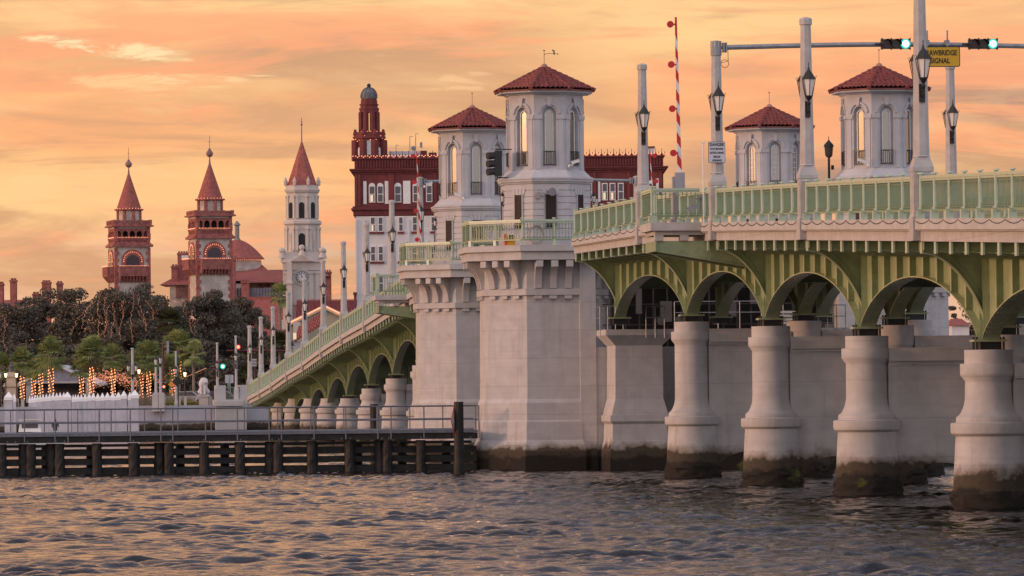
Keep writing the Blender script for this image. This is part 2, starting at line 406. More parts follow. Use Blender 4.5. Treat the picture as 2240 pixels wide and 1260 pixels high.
def arch_span(T0, T1, label, detail, group, first=False):
    y0, y1 = S(T0), S(T1); za, zb = zc(T0), zc(T1)
    root = thing('arch_span', label, 'bridge span', (CX[0], (y0+y1)/2, 0), group)
    L = y1-y0
    def zz(y): return za+(zb-za)*(y-y0)/L
    # deck slab and asphalt
    def slab(x0, x1, d0, d1, name, m):
        mb = MB(); mb.strip([(x0,y0+.0,za+d0),(x0,y1,zb+d0)], [(x0,y0,za+d1),(x0,y1,zb+d1)], (x1-x0,0,0)); return mb.build(name, m, root)
    slab(XE+.36, XR-.36, -.56, -.12, 'deck', CONC)
    slab(XE+1.9, XR-1.9, -.116, -.08, 'road_surface', ASPH)
    g = .36
    for xa, s in ((XE, 1), (XR, -1)):        # coping: upper band and set-back lower band
        mb = MB()
        ya, yb = y0+g, y1-g
        a, b = sorted((xa-s*.27, xa+s*.4)); mb.strip([(a,ya,zz(ya)-.29),(a,yb,zz(yb)-.29)], [(a,ya,zz(ya)),(a,yb,zz(yb))], (b-a,0,0))
        a, b = sorted((xa-s*.10, xa+s*.35)); mb.strip([(a,y0,za-.62),(a,y1,zb-.62)], [(a,y0,za-.294),(a,y1,zb-.294)], (b-a,0,0))
        a, b = sorted((xa-s*.20, xa+s*.35)); mb.strip([(a,y0+.1,za-.33),(a,y1-.1,zb-.33)], [(a,y0+.1,za-.294),(a,y1-.1,zb-.294)], (.3 if s > 0 else .3,0,0)) if detail else None
        mb.build('coping', CONC, root)
    # cross joists with end plates, edge beam
    mb = MB(); ends = MB(); nj = 8
    for k in range(1, nj+1):
        y = y0+L*k/(nj+1); z = zz(y)
        zl = [(XE+.02,-.88),(CX[0],-1.12),(CX[2],-1.12),(XR-.02,-.88)]
        mb.strip([(q,y-.012,z+h) for q,h in zl], [(q,y-.012,z-.60) for q,h in zl], (0,.024,0))
        mb.strip([(q,y-.10,z+h-.025) for q,h in zl], [(q,y-.10,z+h) for q,h in zl], (0,.20,0))
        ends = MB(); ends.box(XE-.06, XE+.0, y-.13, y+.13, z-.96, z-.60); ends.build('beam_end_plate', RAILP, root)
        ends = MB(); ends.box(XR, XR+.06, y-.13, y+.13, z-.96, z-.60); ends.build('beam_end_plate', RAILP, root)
    mb.build('cross_beams', GREEN, root)
    for x in (XE+.40, XR-.44):
        mb = MB()
        mb.strip([(x,y0+.05,za-.89),(x,y1-.05,zb-.89)], [(x,y0+.05,za-.6),(x,y1-.05,zb-.6)], (.04,0,0))
        mb.strip([(x-.12,y0+.05,za-.92),(x-.12,y1-.05,zb-.92)], [(x-.12,y0+.05,za-.89),(x-.12,y1-.05,zb-.89)], (.28,0,0))
        if detail and x < 30: rivets(mb, [(x, y0+.2+k*.35, zz(y0+.2+k*.35)-.74) for k in range(int(L/.35))])
        mb.build('edge_beam', GREEN, root)
    mb = MB()
    for k in range(5):        # corrugated soffit ribs running along the span
        x = XE+.75+k*.34; mb.strip([(x,y0,za-.66),(x,y1,zb-.66)], [(x,y0,za-.57),(x,y1,zb-.57)], (.10,0,0))
    mb.build('soffit_ribs', GREEN, root)
    # arched girders
    fs0, fs1 = zc(T0)-3.65+.30, zc(T1)-3.65+.30
    foot = .30
    N = 34
    for gi, x in enumerate(CX):
        if gi > 0 and not detail and T0 > 18: continue
        lo = []; hi = []
        for k in range(N+1):
            uu = -math.cos(PI*k/N); y = (y0+y1)/2+uu*(L/2-foot)
            base = fs0+(fs1-fs0)*(y-y0)/L
            crown = zz(y)-1.68
            h = (1-abs(uu)**2.05)**.72
            lo.append((x-.015, y, base+(crown-base)*h)); hi.append((x-.015, y, zz(y)-1.06))
        mb = MB(); mb.strip(lo, hi, (.03,0,0))
        for y, bz, tz in ((y0, fs0, za), (y1, fs1, zb)):    # web over the foot
            s = 1 if y == y0 else -1
            a, b = sorted((y, y+s*(foot+.001))); mb.box(x-.015, x+.015, a, b, bz, tz-1.06)
        mb.strip([(x-.22,y0,za-1.085),(x-.22,y1,zb-1.085)], [(x-.22,y0,za-1.055),(x-.22,y1,zb-1.055)], (.44,0,0))
        girder = mb.build('arched_girder', GREEN, root)
        mb = MB()      # curved bottom flange
        mb.strip([(x-.25, p[1], p[2]-.035) for p in lo], [(x-.25, p[1], p[2]) for p in lo], (.50,0,0))
        if detail:
            arc = []; acc = 0
            for p, q in zip(lo[:-1], lo[1:]):
                d = (Vector(q)-Vector(p)).length; acc += d
                if acc > .22: arc.append(q); acc = 0
            for dx in (-.19,-.10,.10,.19): rivets(mb, [(x+dx, p[1], p[2]-.045) for p in arc], .024)
            rivets(mb, [(x-.02, p[1], p[2]+.09) for p in arc], .022)
        mb.build('arch_flange', GREEN, root)
        if detail or gi == 0:
            ns = 9
            for k in range(1, ns):
                mb = MB()
                y = y0+L*k/ns; i = int(np.argmin([abs(p[1]-y) for p in lo])); z0 = float(np.interp(y, [p[1] for p in lo], [p[2] for p in lo]))
                mb.box(x-.20, x-.018, y-.015, y+.015, z0+.01, zz(y)-1.09)
                mb.box(x-.22, x-.19, y-.07, y+.07, z0+.01, zz(y)-1.09)
                if detail:
                    rivets(mb, [(x-.03, y-.12, z) for z in np.arange(z0+.1, zz(y)-1.15, .16)])
                mb.build('web_stiffener', GREEN, root)
            for yy, bz, tz, s in ((y0, fs0, za, 1), (y1, fs1, zb, -1)):
                mb = MB(); mb.box(x-.14, x-.018, yy+s*.27-.015, yy+s*.27+.015, bz+.02, tz-1.09); mb.build('web_stiffener', GREEN, root)
    return root
def bracket_frame(T, label, detail):
    """cross frame over a pier: curved brackets out to the deck edge, bearings"""
    y = S(T); z = zc(T); zt = z-3.65
    root = thing('pier_bracket_frame', label, 'steel bracket', (CX[0], y, zt), 'green bracket frames over the piers')
    for side, xo, xi in ((-1, XE+.0, CX[0]-.02), (1, XR, CX[2]+.02)):
        n = 20; cur = []
        for k in range(n+1):
            a = PI/2*k/n
            cur.append((xo+(xi-xo)*(.10+.90*math.sin(a)) - side*-.0, y-.015, zt+.33+2.35*(1-math.sin(a)**1.6)**.625))
        cur = [(xo, y-.015, z-.93)]+[(c[0], c[1], min(c[2], z-.93)) for c in cur]
        hi = [(c[0], y-.015, z-.63) for c in cur]
        mb = MB(); mb.strip(cur, hi, (0,.03,0))
        br = mb.build('bracket_plate', GREEN, root)
        mb = MB(); mb.strip([(c[0], y-.17, c[2]-.03) for c in cur], [(c[0], y-.17, c[2]) for c in cur], (0,.34,0))
        mb.strip([(c[0]+.10*(-side), y-.07, c[2]+.14) for c in cur[3:]], [(c[0]+.10*(-side), y-.07, c[2]+.165) for c in cur[3:]], (0,.14,0))
        if detail: rivets(mb, [(c[0]*.5+e[0]*.5+.05*(-side), y-.02, (c[2]+e[2])/2+.07) for c, e in zip(cur[1:-1], cur[2:])]); rivets(mb, [(xi+side*.08, y-.02, q) for q in np.arange(zt+.6, z-.8, .17)])
        mb.build('bracket_flange', GREEN, root)
        mb = MB(); mb.box(xo-.035 if side < 0 else xo-.0, xo if side < 0 else xo+.035, y-.14, y+.14, z-.96, z-.62)
        for dy in (-.28, .28): mb.box(xo-.03, xo+.0, y+dy-.03, y+dy+.03, z-.87, z-.62) if side < 0 else None
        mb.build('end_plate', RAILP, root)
    mb = MB(); mb.box(CX[0]+.02, CX[2]-.02, y-.015, y+.015, z-2.1, z-.63)
    mb.box(CX[0]+.02, CX[2]-.02, y-.12, y+.12, z-2.13, z-2.1)
    for x in CX:
        mb.box(x-.20, x+.20, y-.24, y-.225, zt+.30, z-1.1); mb.box(x-.20, x+.20, y+.225, y+.24, zt+.30, z-1.1)
    mb.build('diaphragm', GREEN, root)
    for x in CX:
        mb = MB(); mb.cb(x, y, zt+.255, .95, .62, .06); be = mb.build('bearing_plate', GREEN, root)
        mb = MB(); mb.cb(x, y, zt+.11, .55, .45, .22)
        for dx in (-.38,.38):
            for dy in (-.22,.22): mb.cyl((x+dx,y+dy,zt),(x+dx,y+dy,zt+.36), .035, n=6)
        mb.build('bearing_block', DARK, be)
    return root
def railing(pts, label, cat_group, nposts, start=True, end=True, name='bridge_railing', loops=False, h=1.2):
    """pts: two 3D ends on the coping; posts every 1/nposts of the way"""
    a, b = Vector(pts[0]), Vector(pts[1]); d = b-a; L = Vector((d.x,d.y,0)).length; ang = math.atan2(d.y, d.x)
    root = thing(name, label, 'railing', tuple((a+b)/2), cat_group)
    c, s = math.cos(ang), math.sin(ang)
    def fr(u, w, z): return (a.x+c*u-s*w, a.y+s*u+c*w, a.z+d.z*u/L+z)
    def obox(mb, u0, u1, w0, w1, z0, z1):
        mb.add([fr(u0,w0,z0),fr(u1,w0,z0),fr(u1,w1,z0),fr(u0,w1,z0),fr(u0,w0,z1),fr(u1,w0,z1),fr(u1,w1,z1),fr(u0,w1,z1)],
               [(0,3,2,1),(4,5,6,7),(0,1,5,4),(1,2,6,5),(2,3,7,6),(3,0,4,7)])
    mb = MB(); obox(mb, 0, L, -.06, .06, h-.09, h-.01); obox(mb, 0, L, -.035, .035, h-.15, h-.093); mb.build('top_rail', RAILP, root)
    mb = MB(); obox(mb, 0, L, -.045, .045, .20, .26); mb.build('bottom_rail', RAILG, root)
    ks = range(0 if start else 1, nposts+1 if end else nposts)
    for k in ks:
        u = L*k/nposts; u = min(max(u, .06), L-.06); mb = MB()
        c0, c1 = Vector(fr(u, .03, .30)), Vector(fr(u, .03, h+.03)); mb.cyl(c0, c1, .05, .05, 8)
        obox(mb, u-.07, u+.07, -.06, .15, 0, .24); mb.cyl(fr(u,.06,.241), fr(u,.03,.30), .09, .05, 8); mb.cyl(fr(u,.03,h+.031), fr(u,.03,h+.07), .10, .085, 8)
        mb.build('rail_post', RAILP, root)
    mb = MB(); sp = .15 if not loops else .135; n = int(L/sp)
    for k in range(1, n):
        u = L*k/n; obox(mb, u-.012, u+.012, -.012, .012, .262, h-.153)
        if k % 2 == 0 and L < 60:
            obox(mb, u-.03, u+.03, -.03, .03, .36, .40); obox(mb, u-.03, u+.03, -.03, .03, h-.28, h-.24)
    obox(mb, 0, L, -.012, .012, h-.22, h-.20); obox(mb, 0, L, -.012, .012, .31, .33)
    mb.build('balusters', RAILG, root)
    return root
# -------- near approach (right of the picture)
nm = ['nearest', 'second nearest', 'third nearest', 'fourth nearest']
lab_n = {7.48:'round concrete bridge pier at the right edge of the photo, largest of all', 8.47:'round concrete bridge pier second from the right photo edge',
         9.455:'round concrete bridge pier third from the right photo edge', 10.46:'round concrete bridge pier nearest the large pale main pier, green algae spot on its base',
         6.48:'round concrete bridge pier just beyond the right photo edge', 5.48:'round concrete bridge pier far beyond the right photo edge'}
for T in near[:-1]:
    make_pier(T, lab_n[T], True); bracket_frame(T, 'green riveted bracket frame, '+{7.48:'largest, on the pier at the right photo edge',8.47:'on the second pier from the right edge',9.455:'on the third pier from the right edge',10.46:'on the pier nearest the main pier',6.48:'just out of frame right',5.48:'far out of frame right'}[T], True)
spn = ['green steel arch span beyond the right photo edge, nearest the viewer','green steel arch span cut off by the right photo edge','green steel arch span right of the second pier from the right edge',
       'green steel arch span between the second and third piers from the right','green steel arch span below the danger sign post','green steel arch span that ends on the large main pier']
for k in range(6): arch_span(near[k], near[k+1], spn[k], True, 'green steel arch spans')
bracket_frame(11.58, 'green riveted bracket frame landing on the corbel of the near main pier', True)
def coping_y(T): return S(T)
def rail_bay(T0, T1, side, label, grp, g=.30, nposts=9, g1=None):
    y0, y1 = S(T0)+g, S(T1)-(g if g1 is None else g1); x = XE-.06 if side < 0 else XR+.06
    f = lambda y: zc(T0)+(zc(T1)-zc(T0))*(y-S(T0))/(S(T1)-S(T0))
    return railing([(x,y0,f(y0)),(x,y1,f(y1))], label, grp, nposts, start=True, end=True)
for k in range(6):
    T0, T1 = near[k], near[k+1]
    lab = ['pale green railing beyond the right photo edge','pale green railing running out of the photo at the right edge','pale green railing between the two tallest lamp posts on the right',
           'pale green railing right of the danger sign post, left of the second tall post','pale green railing behind the gate platform left of the danger sign','pale green railing rising from the near main pier to the first lamp post'][k]
    rail_bay(T0, T1, -1, lab, 'pale green railings of the bridge')
    rail_bay(T0, T1, 1, 'railing across the road, '+['nearest, out of frame','second, out of frame','third, out of frame','left of the out of frame ones','behind the tall striped gate arm','beside the near main pier'][k], 'pale green railings of the bridge')
# light garlands draped on the coping
for k in range(1, 6):
    T0, T1 = near[k], near[k+1]; mb = MB(); y0, y1 = S(T0)+.4, S(T1)-.4; n = 9
    for j in range(n):
        for i in range(12):
            q = i/12; y = y0+(y1-y0)*(j+q)/n; f = (y-S(T0))/(S(T1)-S(T0)); z = zc(T0)+(zc(T1)-zc(T0))*f-.03-.10*4*q*(1-q)
            mb.dot((XE-.29, y, z), .02)
    tag(mb.build('light_garland', DARK if k % 2 else DARK), 'unlit bulb garland draped along the coping, '+['','right photo edge bay','bay right of the tall lantern post','bay right of the danger sign','bay under the gate platform','bay beside the main pier'][k], 'garland', 'unlit garlands along the coping')
# -------- far approach (descending to the town)
for i, T in enumerate(far[1:-1]):
    make_pier(T, 'far approach pier, '+ORD[i]+' counted from the far main pier toward the shore', False)
    bracket_frame(T, 'green bracket on the '+ORD[i]+' far pier counted from the main pier toward the shore', False)
for k in range(len(far)-1):
    T0, T1 = far[k], far[k+1]
    arch_span(T0, T1, 'green steel arch span, '+ORD[k]+' counted from the far main pier toward the shore', False, 'green steel arch spans')
    rail_bay(T0, T1, -1, 'pale green railing, '+ORD[k]+' bay from the far main pier toward the shore', 'pale green railings of the bridge')
    rail_bay(T0, T1, 1, 'roadway far side railing, '+ORD[k]+' bay from the far main pier toward the shore', 'pale green railings of the bridge')
# -------- bascule leaf between the towers
root = thing('bascule_span', 'drawbridge leaf closing the channel between the two main piers', 'drawbridge span', (33.3, S(12.7), 8))
y0, y1 = S(TN)+3, S(TF_)-3
mb = MB(); mb.box(27.6, 39.0, y0+.05, y1-.05, 9.4, 9.8); mb.build('deck', CONC, root)
mb = MB()
for x in (29.0, 37.6): mb.strip([(x,y0+(y1-y0)*k/16, 7.0+1.6*math.sin(PI*k/16)) for k in range(17)], [(x,y0+(y1-y0)*k/16, 9.38) for k in range(17)], (.05,0,0))
mb.build('leaf_girder', GREEN, root)
for x, l in ((27.4,'left'),(39.2,'right')): railing([(x,y0+.1,9.8),(x,y1-.1,9.8)], 'low green railing over the draw span, '+l+' side of the road', 'pale green railings of the bridge', 12)
# -------- main piers
def octring(mb, prof, cx, cy): mb.octa(prof, cx, cy)
def main_pier(T, label, front):
    yt = S(T); zd = 9.8
    root = thing('main_pier', label, 'bridge pier', (33.6, yt, 0), 'massive piers of the draw span')
    for cx in (TLX, TRX):
        mb = MB()
        mb.octa([(3.22,-1.5),(3.22,.85),(2.98,1.32),(2.96,2.12),(2.91,2.2),(2.90,2.95),(2.82,3.12),(2.78,7.35),(2.78,9.15)], cx, yt)
        n = mb.build('pier_nose', PIER, root)
        mb = MB(); mb.octa([(2.86,7.62),(2.92,7.64),(2.92,7.9),(2.86,7.92)], cx, yt)
        mb.build('string_course', CONC, root)
        mb = MB(); dr = MB()
        for k in range(8):
            a = -PI/2 + k*PI/4
            mb.M = Matrix.Translation((cx, yt, 0)) @ Matrix.Rotation(a, 4, 'Z') ; dr.M = mb.M
            for u0 in (-.66, .0, .66):
                pr = [(2.77,7.93)]
                for q in range(9):
                    b = PI/2*q/8; pr.append((2.94+.60*(1-math.cos(b)), 7.93+.93*math.sin(b)))
                pr += [(3.55,8.86),(3.55,9.13),(2.77,9.13)]
                w = .15
                vs = [(p[0], u0-w, p[1]) for p in pr]+[(p[0], u0+w, p[1]) for p in pr]; m_ = len(pr)
                mb.add(vs, [tuple(range(m_)), tuple(range(m_, 2*m_))[::-1]]+[(i, m_+i, m_+(i+1) % m_, (i+1) % m_) for i in range(m_)])
                dr.box(2.77, 2.93, u0-.16, u0+.16, 7.48, 7.615)
        mb.M = dr.M = None
        build_each(mb, 'corbel', CONC, root); build_each(dr, 'corbel_drop', CONC, root)
        mb = MB(); mb.octa([(3.52,9.152),(3.57,9.16),(3.57,9.50),(3.64,9.51),(3.70,9.54),(3.70,9.79),(3.68,9.8)], cx, yt)
        mb.build('platform_slab', CONC, root)
    # body under the road
    mb = MB(); fy, by = yt-2.95, yt+2.95
    body = [(27.9,fy+.1),(39.3,fy+.1),(39.3,by-.1),(27.9,by-.1)]
    mb.prism(body, -1.5, 5.35, 'z'); mb.build('pier_body', PIER, root)
    for x0, x1 in ((27.45,28.15),(38.9,39.6)): 
        mb = MB()
        mb.box(x0, x1, fy, by, 1.1, 9.15); mb.taper((x0+x1)/2, yt, -1.5, 1.1, (x1-x0)/2+.12, 3.1, (x1-x0)/2, 2.952); mb.build('side_wall', PIER, root)
    mb = MB(); mb.box(28.15, 38.9, yt-.4, yt+.4, 5.36, 9.0); mb.build('machinery_room', ROOM, root)
    mb = MB(); mb.box(27.4, 39.4, yt-3.0, yt+3.0, 9.16, 9.66); mb.build('deck', CONC, root)
    # engaged pedestals with corbelled tops that carry the arches
    s = -1 if front else 1
    for x in CX:
        mb = MB(); yy = yt+s*3.75
        w = 1.0
        x = x+.86; F_ = lambda a: 2.9+a*.9+1.9
        def tp(a0, a1, z0, z1):
            vs = []
            for a, z in ((a0,z0),(a1,z1)):
                y_0, y_1 = sorted((yt+s*2.9, yt+s*F_(a))); vs += [(x-a,y_0,z),(x+a,y_0,z),(x+a,y_1,z),(x-a,y_1,z)]
            mb.add(vs, [(0,3,2,1),(4,5,6,7),(0,1,5,4),(1,2,6,5),(2,3,7,6),(3,0,4,7)])
        tp(1.36, 1.32, -1.5, .85); tp(1.32, 1.20, .85, 1.3); tp(1.20, 1.18, 1.3, 2.0); tp(1.18, 1.30, 2.0, 2.12); tp(1.30, 1.30, 2.122, 2.38); tp(1.22, 1.18, 2.382, 2.6); tp(1.18, 1.04, 2.6, 3.1); tp(1.04, 1.02, 3.102, 5.38); tp(1.02, 1.46, 5.38, 5.82); tp(1.47, 1.47, 5.822, 6.07)
        mb.build('corbelled_pedestal', PIER, root)
    return root
mp1 = main_pier(TN, 'near main bridge pier, huge pale octagonal nose standing in the water', True)
mp2 = main_pier(TF_, 'far main bridge pier, pale octagonal nose partly hidden behind the near one', False)
# machinery behind the opening of the near pier
yt = S(TN); root = mp1
mb = MB()
for x in np.arange(28.4, 38.8, .62): mb.box(x-.035, x+.035, yt-1.6, yt-1.5, 5.37, 9.1)
for z in (6.3, 7.2, 8.1): mb.box(28.2, 38.85, yt-1.62, yt-1.585, z, z+.05)
mb.build('lattice_screen', mat('machinery steel', (.10,.08,.075), .7), root)
mb = MB()
for x, z, a, b in ((31.4,6.9,.5,.9),(32.3,7.4,.35,1.2),(34.2,7.0,.6,.7),(35.3,7.6,.3,.8),(30.2,7.5,.25,1.4),(36.8,6.6,.4,.6)): mb.cb(x, yt-1.8, z, a, .3, b)
for x in (31.2,32.0,32.8,33.6): mb.cyl((x,yt-1.9,6.5),(x,yt-1.5,6.5), .2, n=12)
build_each(mb, 'machine_part', mat('machinery grey', (.19,.16,.15), .7), root)
mb = MB()
def guard(mb, x0, x1, y, z, n, legs=.35, side=None):
    for k in range(n+1):
        x = x0+(x1-x0)*k/n; mb.cyl((x,y,z-legs),(x,y,z+1.0), .022, n=5)
    for h in (.52, 1.0): mb.cyl((x0,y,z+h),(x1,y,z+h), .022, n=5)
yf = yt-2.9-1.47*.9-1.9-.03
guard(mb, 27.95, 28.95, yf+.3, 6.07, 3); mb.cyl((27.95,yf+.3,7.05),(27.95,yf+1.3,7.05), .022); mb.cyl((27.95,yf+.3,6.57),(27.95,yf+1.3,6.57), .022)
guard(mb, 29.9, 30.7, yf, 6.05, 2); guard(mb, 31.6, 36.4, yt-3.05, 6.3, 5); guard(mb, 37.0, 38.6, yf, 6.05, 4)
build_each(mb, 'guard_rail', GALV, root)
# green landing beams of the spans meet the piers; louvred vent beside the right nose
mb = MB()
for k in range(12): mb.box(36.2, 37.4, yt-3.42, yt-3.38, 5.0+k*.16, 5.09+k*.16)
mb.build('louvres', WHITE, root)
# -------- towers
def make_tower(label, muntins):
    cy = 0; z0 = 9.8
    root = thing('bridge_tower', label, 'tower', (0,0,0), 'octagonal bridge tender towers')
    mb = MB()   # rusticated lower storey
    mb.octa([(2.0,9.8),(2.0,10.25),(1.93,10.3)])
    z = 10.302
    while z < 12.3:
        mb.octa([(1.90,z),(1.90,z+.25)]); mb.octa([(1.86,z+.2505),(1.86,z+.2795)]); z += .28
    mb.build('lower_wall', HOUSE, root)
    mb = MB(); mb.octa([(1.93,z+.002),(1.95,z+.05),(2.02,z+.1),(2.02,z+.16),(2.06,z+.2),(2.06,z+.26),(1.92,z+.32),(1.74,z+.50),(1.64,z+.62)]); mb.build('cornice', HOUSE, root)
    zs = z+.62                      # about 13.0
    core = MB(); core.octa([(1.44, zs+.002),(1.44, 16.45)]); core.build('inner_wall', HOUSE, root)
    walls = MB(); hood = MB()
    zt = 16.45; za = 15.62; hw = 1.62*math.tan(PI/8)
    for k in range(8):
        a = -PI/2+k*PI/4; M = Matrix.Rotation(a+PI/2, 4, 'Z'); walls.M = hood.M = M    # facet faces local -Y
        r = .30
        arc = [(r*math.cos(q), za+r*math.sin(q)) for q in np.linspace(0, PI, 13)]
        poly = [(-hw,zs+.001),(-hw,zt),(hw,zt),(hw,zs+.001),(r,zs+.001)]+arc+[(-r,zs+.001)]
        walls.prism([(p[0],p[1]) for p in poly], -1.62, -1.443, 'y')
        walls.add([(-r,-1.62,zs),( r,-1.62,zs),( r,-1.443,zs),(-r,-1.443,zs),(-r,-1.58,zs+.16),(r,-1.58,zs+.16),(r,-1.443,zs+.16),(-r,-1.443,zs+.16)], [(0,3,2,1),(4,5,6,7),(0,1,5,4),(1,2,6,5),(2,3,7,6),(3,0,4,7)])
        for s in (-1,1):        # pilasters between hood and corner, impost band
            hood.box(min(s*.40,s*.60), max(s*.40,s*.60), -1.655, -1.622, zs+.02, 15.38)
            hood.box(min(s*.31,s*(hw+.01)), max(s*.31,s*(hw+.01)), -1.69, -1.622, 15.382, 15.56)
        ring = [(q, .42, .50) for q in np.linspace(0, PI, 13)]
        lo = [(.40*math.cos(q), -1.69, za+.40*math.sin(q)) for q in np.linspace(0,PI,13)]; hi = [(.50*math.cos(q), -1.69, za+.50*math.sin(q)) for q in np.linspace(0,PI,13)]
        hood.strip(lo, hi, (0,.068,0))
        hood.prism([(-.07,za+.34),(.07,za+.34),(.12,za+.70),(-.12,za+.70)], -1.73, -1.692, 'y')
    walls.M = hood.M = None
    walls.build('shaft_wall', HOUSE, root); hood.build('arch_mouldings', HOUSE, root)
    for k in range(8):      # tall windows with frames and balconies
        a = -PI/2+k*PI/4; M = Matrix.Rotation(a+PI/2, 4, 'Z')
        r = .17; zb = zs+.22; zw = za-.05
        arc = [(r*math.cos(q), zw+r*math.sin(q)) for q in np.linspace(0, PI, 11)]
        mb = MB(); mb.M = M; path = [(r,zb)]+arc+[(-r,zb)]
        mb.tube([(p[0],-1.50,p[1]) for p in path], .028, 5)
        if muntins:
            mb.box(-.012,.012,-1.50,-1.48,zb,zw+r)
            for z in np.arange(zb+.25, zw+.1, .25): mb.box(-r,r,-1.495,-1.475,z,z+.02)
        fr = mb.build('window', WHITE, root)
        mb = MB(); mb.M = M; mb.prism(path, -1.47, -1.446, 'y'); mb.build('pane', GLASS, fr)
        mb = MB(); mb.M = M      # little black balcony
        for h in (zs+.20, zs+.78): mb.box(-.27,.27,-1.70,-1.675,h,h+.035)
        for u in np.linspace(-.25,.25,7): mb.box(u-.01,u+.01,-1.698,-1.678,zs+.2,zs+.78)
        for u in (-.26,.26):
            for h in (zs+.2, zs+.78): mb.box(u-.01,u+.01,-1.675,-1.60,h,h+.03)
        mb.build('balcony', DARK, root)
    for k in (0,1,7,2,6):     # lower openings with bars
        M = Matrix.Rotation(k*PI/4, 4, 'Z'); w_ = .24 if k == 0 else .20
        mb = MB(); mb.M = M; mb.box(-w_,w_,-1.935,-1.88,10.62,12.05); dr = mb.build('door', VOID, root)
        mb = MB(); mb.M = M
        for u in np.linspace(-w_+.03, w_-.03, 6): mb.box(u-.015,u+.015,-1.97,-1.94,10.62,12.03)
        mb.build('bars', mat('rusty bars', (.06,.035,.035), .6), dr)
        mb = MB(); mb.M = M
        for s in (-1,1): mb.box(min(s*w_,s*(w_+.05)), max(s*w_,s*(w_+.05)), -1.96, -1.9, 10.62, 12.1)
        mb.build('door_frame', GALV if k == 0 else HOUSE, dr)
        mb = MB(); mb.M = M      # splayed lintel stones
        for u in (-.24,-.08,.08,.24): mb.prism([(u-.07,12.06),(u+.07,12.06),(u*1.25+.085,12.33),(u*1.25-.085,12.33)], -1.93, -1.895, 'y')
        mb.build('lintel', HOUSE, root)
    mb = MB(); mb.octa([(1.66,16.452),(1.70,16.47),(1.74,16.52),(2.02,16.54),(2.02,16.66),(1.9,16.67)]); mb.build('eaves', WHITE if False else HOUSE, root)
    # tiled roof: barrel courses with a step at every course
    mb = MB(); R = 2.13; zr0, zr1 = 16.62, 17.72; nc = 9
    for k in range(8):
        M = Matrix.Rotation(k*PI/4, 4, 'Z'); mb.M = M; vs = []; rows = []
        us = np.arange(-.96, .961, .0275)
        for c in range(nc):
            for q, lift in ((c/nc, .085), ((c+1)/nc-.002, .012)):
                q2 = q*.985; ap = R*(1-q2); hwid = ap*math.tan(PI/8); rows.append((ap, zr0+(zr1-zr0)*q2, hwid, lift))
        nU = len(us)
        for ap, z, hwid, lift in rows:
            for uu in us:
                u = max(-hwid, min(hwid, uu)); ph = (uu/.21) % 1.0
                hgt = .085*max(0, math.sin(ph*PI))**.7
                vs.append((u, -ap, z+lift+hgt))
        fs = [(r*nU+i, r*nU+i+1, (r+1)*nU+i+1, (r+1)*nU+i) for r in range(len(rows)-1) for i in range(nU-1)]
        mb.add(vs, fs)
        mb.add([(-R*math.tan(PI/8),-R,zr0+.05),(R*math.tan(PI/8),-R,zr0+.05),(R*math.tan(PI/8),-R,zr0+.01),(-R*math.tan(PI/8),-R,zr0+.01),(0,0,zr0+.01)], [(0,1,2,3),(3,2,4)])
    mb.M = None
    rf = mb.build('tiled_roof', TILE, root)
    mb = MB()
    for k in range(8):
        a = PI/8+k*PI/4; e = Vector((R/math.cos(PI/8)*math.cos(a), R/math.cos(PI/8)*math.sin(a), zr0+.06)); tp = Vector((0,0,zr1+.04))
        for j in range(9):
            p = e.lerp(tp, j/9); q = e.lerp(tp, (j+1)/9); mb.cyl(p, q, .105, .08, 8)
    mb.build('hip_tiles', TILE, rf)
    mb = MB(); mb.ball((0,0,17.76), .16, 12, 8); mb.cyl((0,0,17.6),(0,0,17.75),.22,.16,12); mb.build('roof_cap', mat('pink stone cap', (.42,.22,.19), .8), rf)
    mb = MB(); mb.cyl((0,0,17.9),(0,0,18.52), .014, n=5); mb.cyl((-.05,0,18.5),(.05,0,18.5), .02, n=5); mb.cyl((0,-.05,18.5),(0,.05,18.5), .02, n=5)
    mb.build('finial', mat('copper rod', (.30,.12,.09), .5), root)
    return root
tw = make_tower('near left bridge tower with a weather vane, tallest of the four', False)
tw.location = (TLX+.05, S(TN), 0)
tw2 = dup(tw, (TLX+.05, S(TF_), -.03), 'far left bridge tower, lower behind the near one, balcony camera on its left')
tw3 = dup(tw, (TRX, S(TN), 0), 'near right bridge tower, partly hidden by the tallest lamp post')
tw4 = make_tower('far right bridge tower with paned windows, left of the near right tower', True); tw4.location = (41.45, S(TF_), -.03)
# platform railings
for T, nmx in ((TN,'near main pier'),(TF_,'far main pier')):
    for cx, sd_ in ((TLX,'left'),(TRX,'right')):
        R = 3.50; vt = [(cx+R/math.cos(PI/8)*math.cos(PI/8+k*PI/4), S(T)+R/math.cos(PI/8)*math.sin(PI/8+k*PI/4), 9.8) for k in range(8)]
        order = (3,4,5) if sd_ == 'left' else (6,7,0)
        if sd_ == 'left': segs = [(2,3,'back left facet'),(3,4,'outer facet'),(4,5,'front left facet'),(5,6,'front facet')]
        else: segs = [(5,6,'front facet'),(6,7,'front right facet'),(7,0,'outer facet'),(0,1,'back right facet')]
        for a, b, l in segs:
            railing([vt[a], vt[b]], 'green platform railing, %s round the %s tower of the %s' % (l, sd_, nmx), 'green railings round the tower platforms', 2, True, False, loops=True, h=1.12)
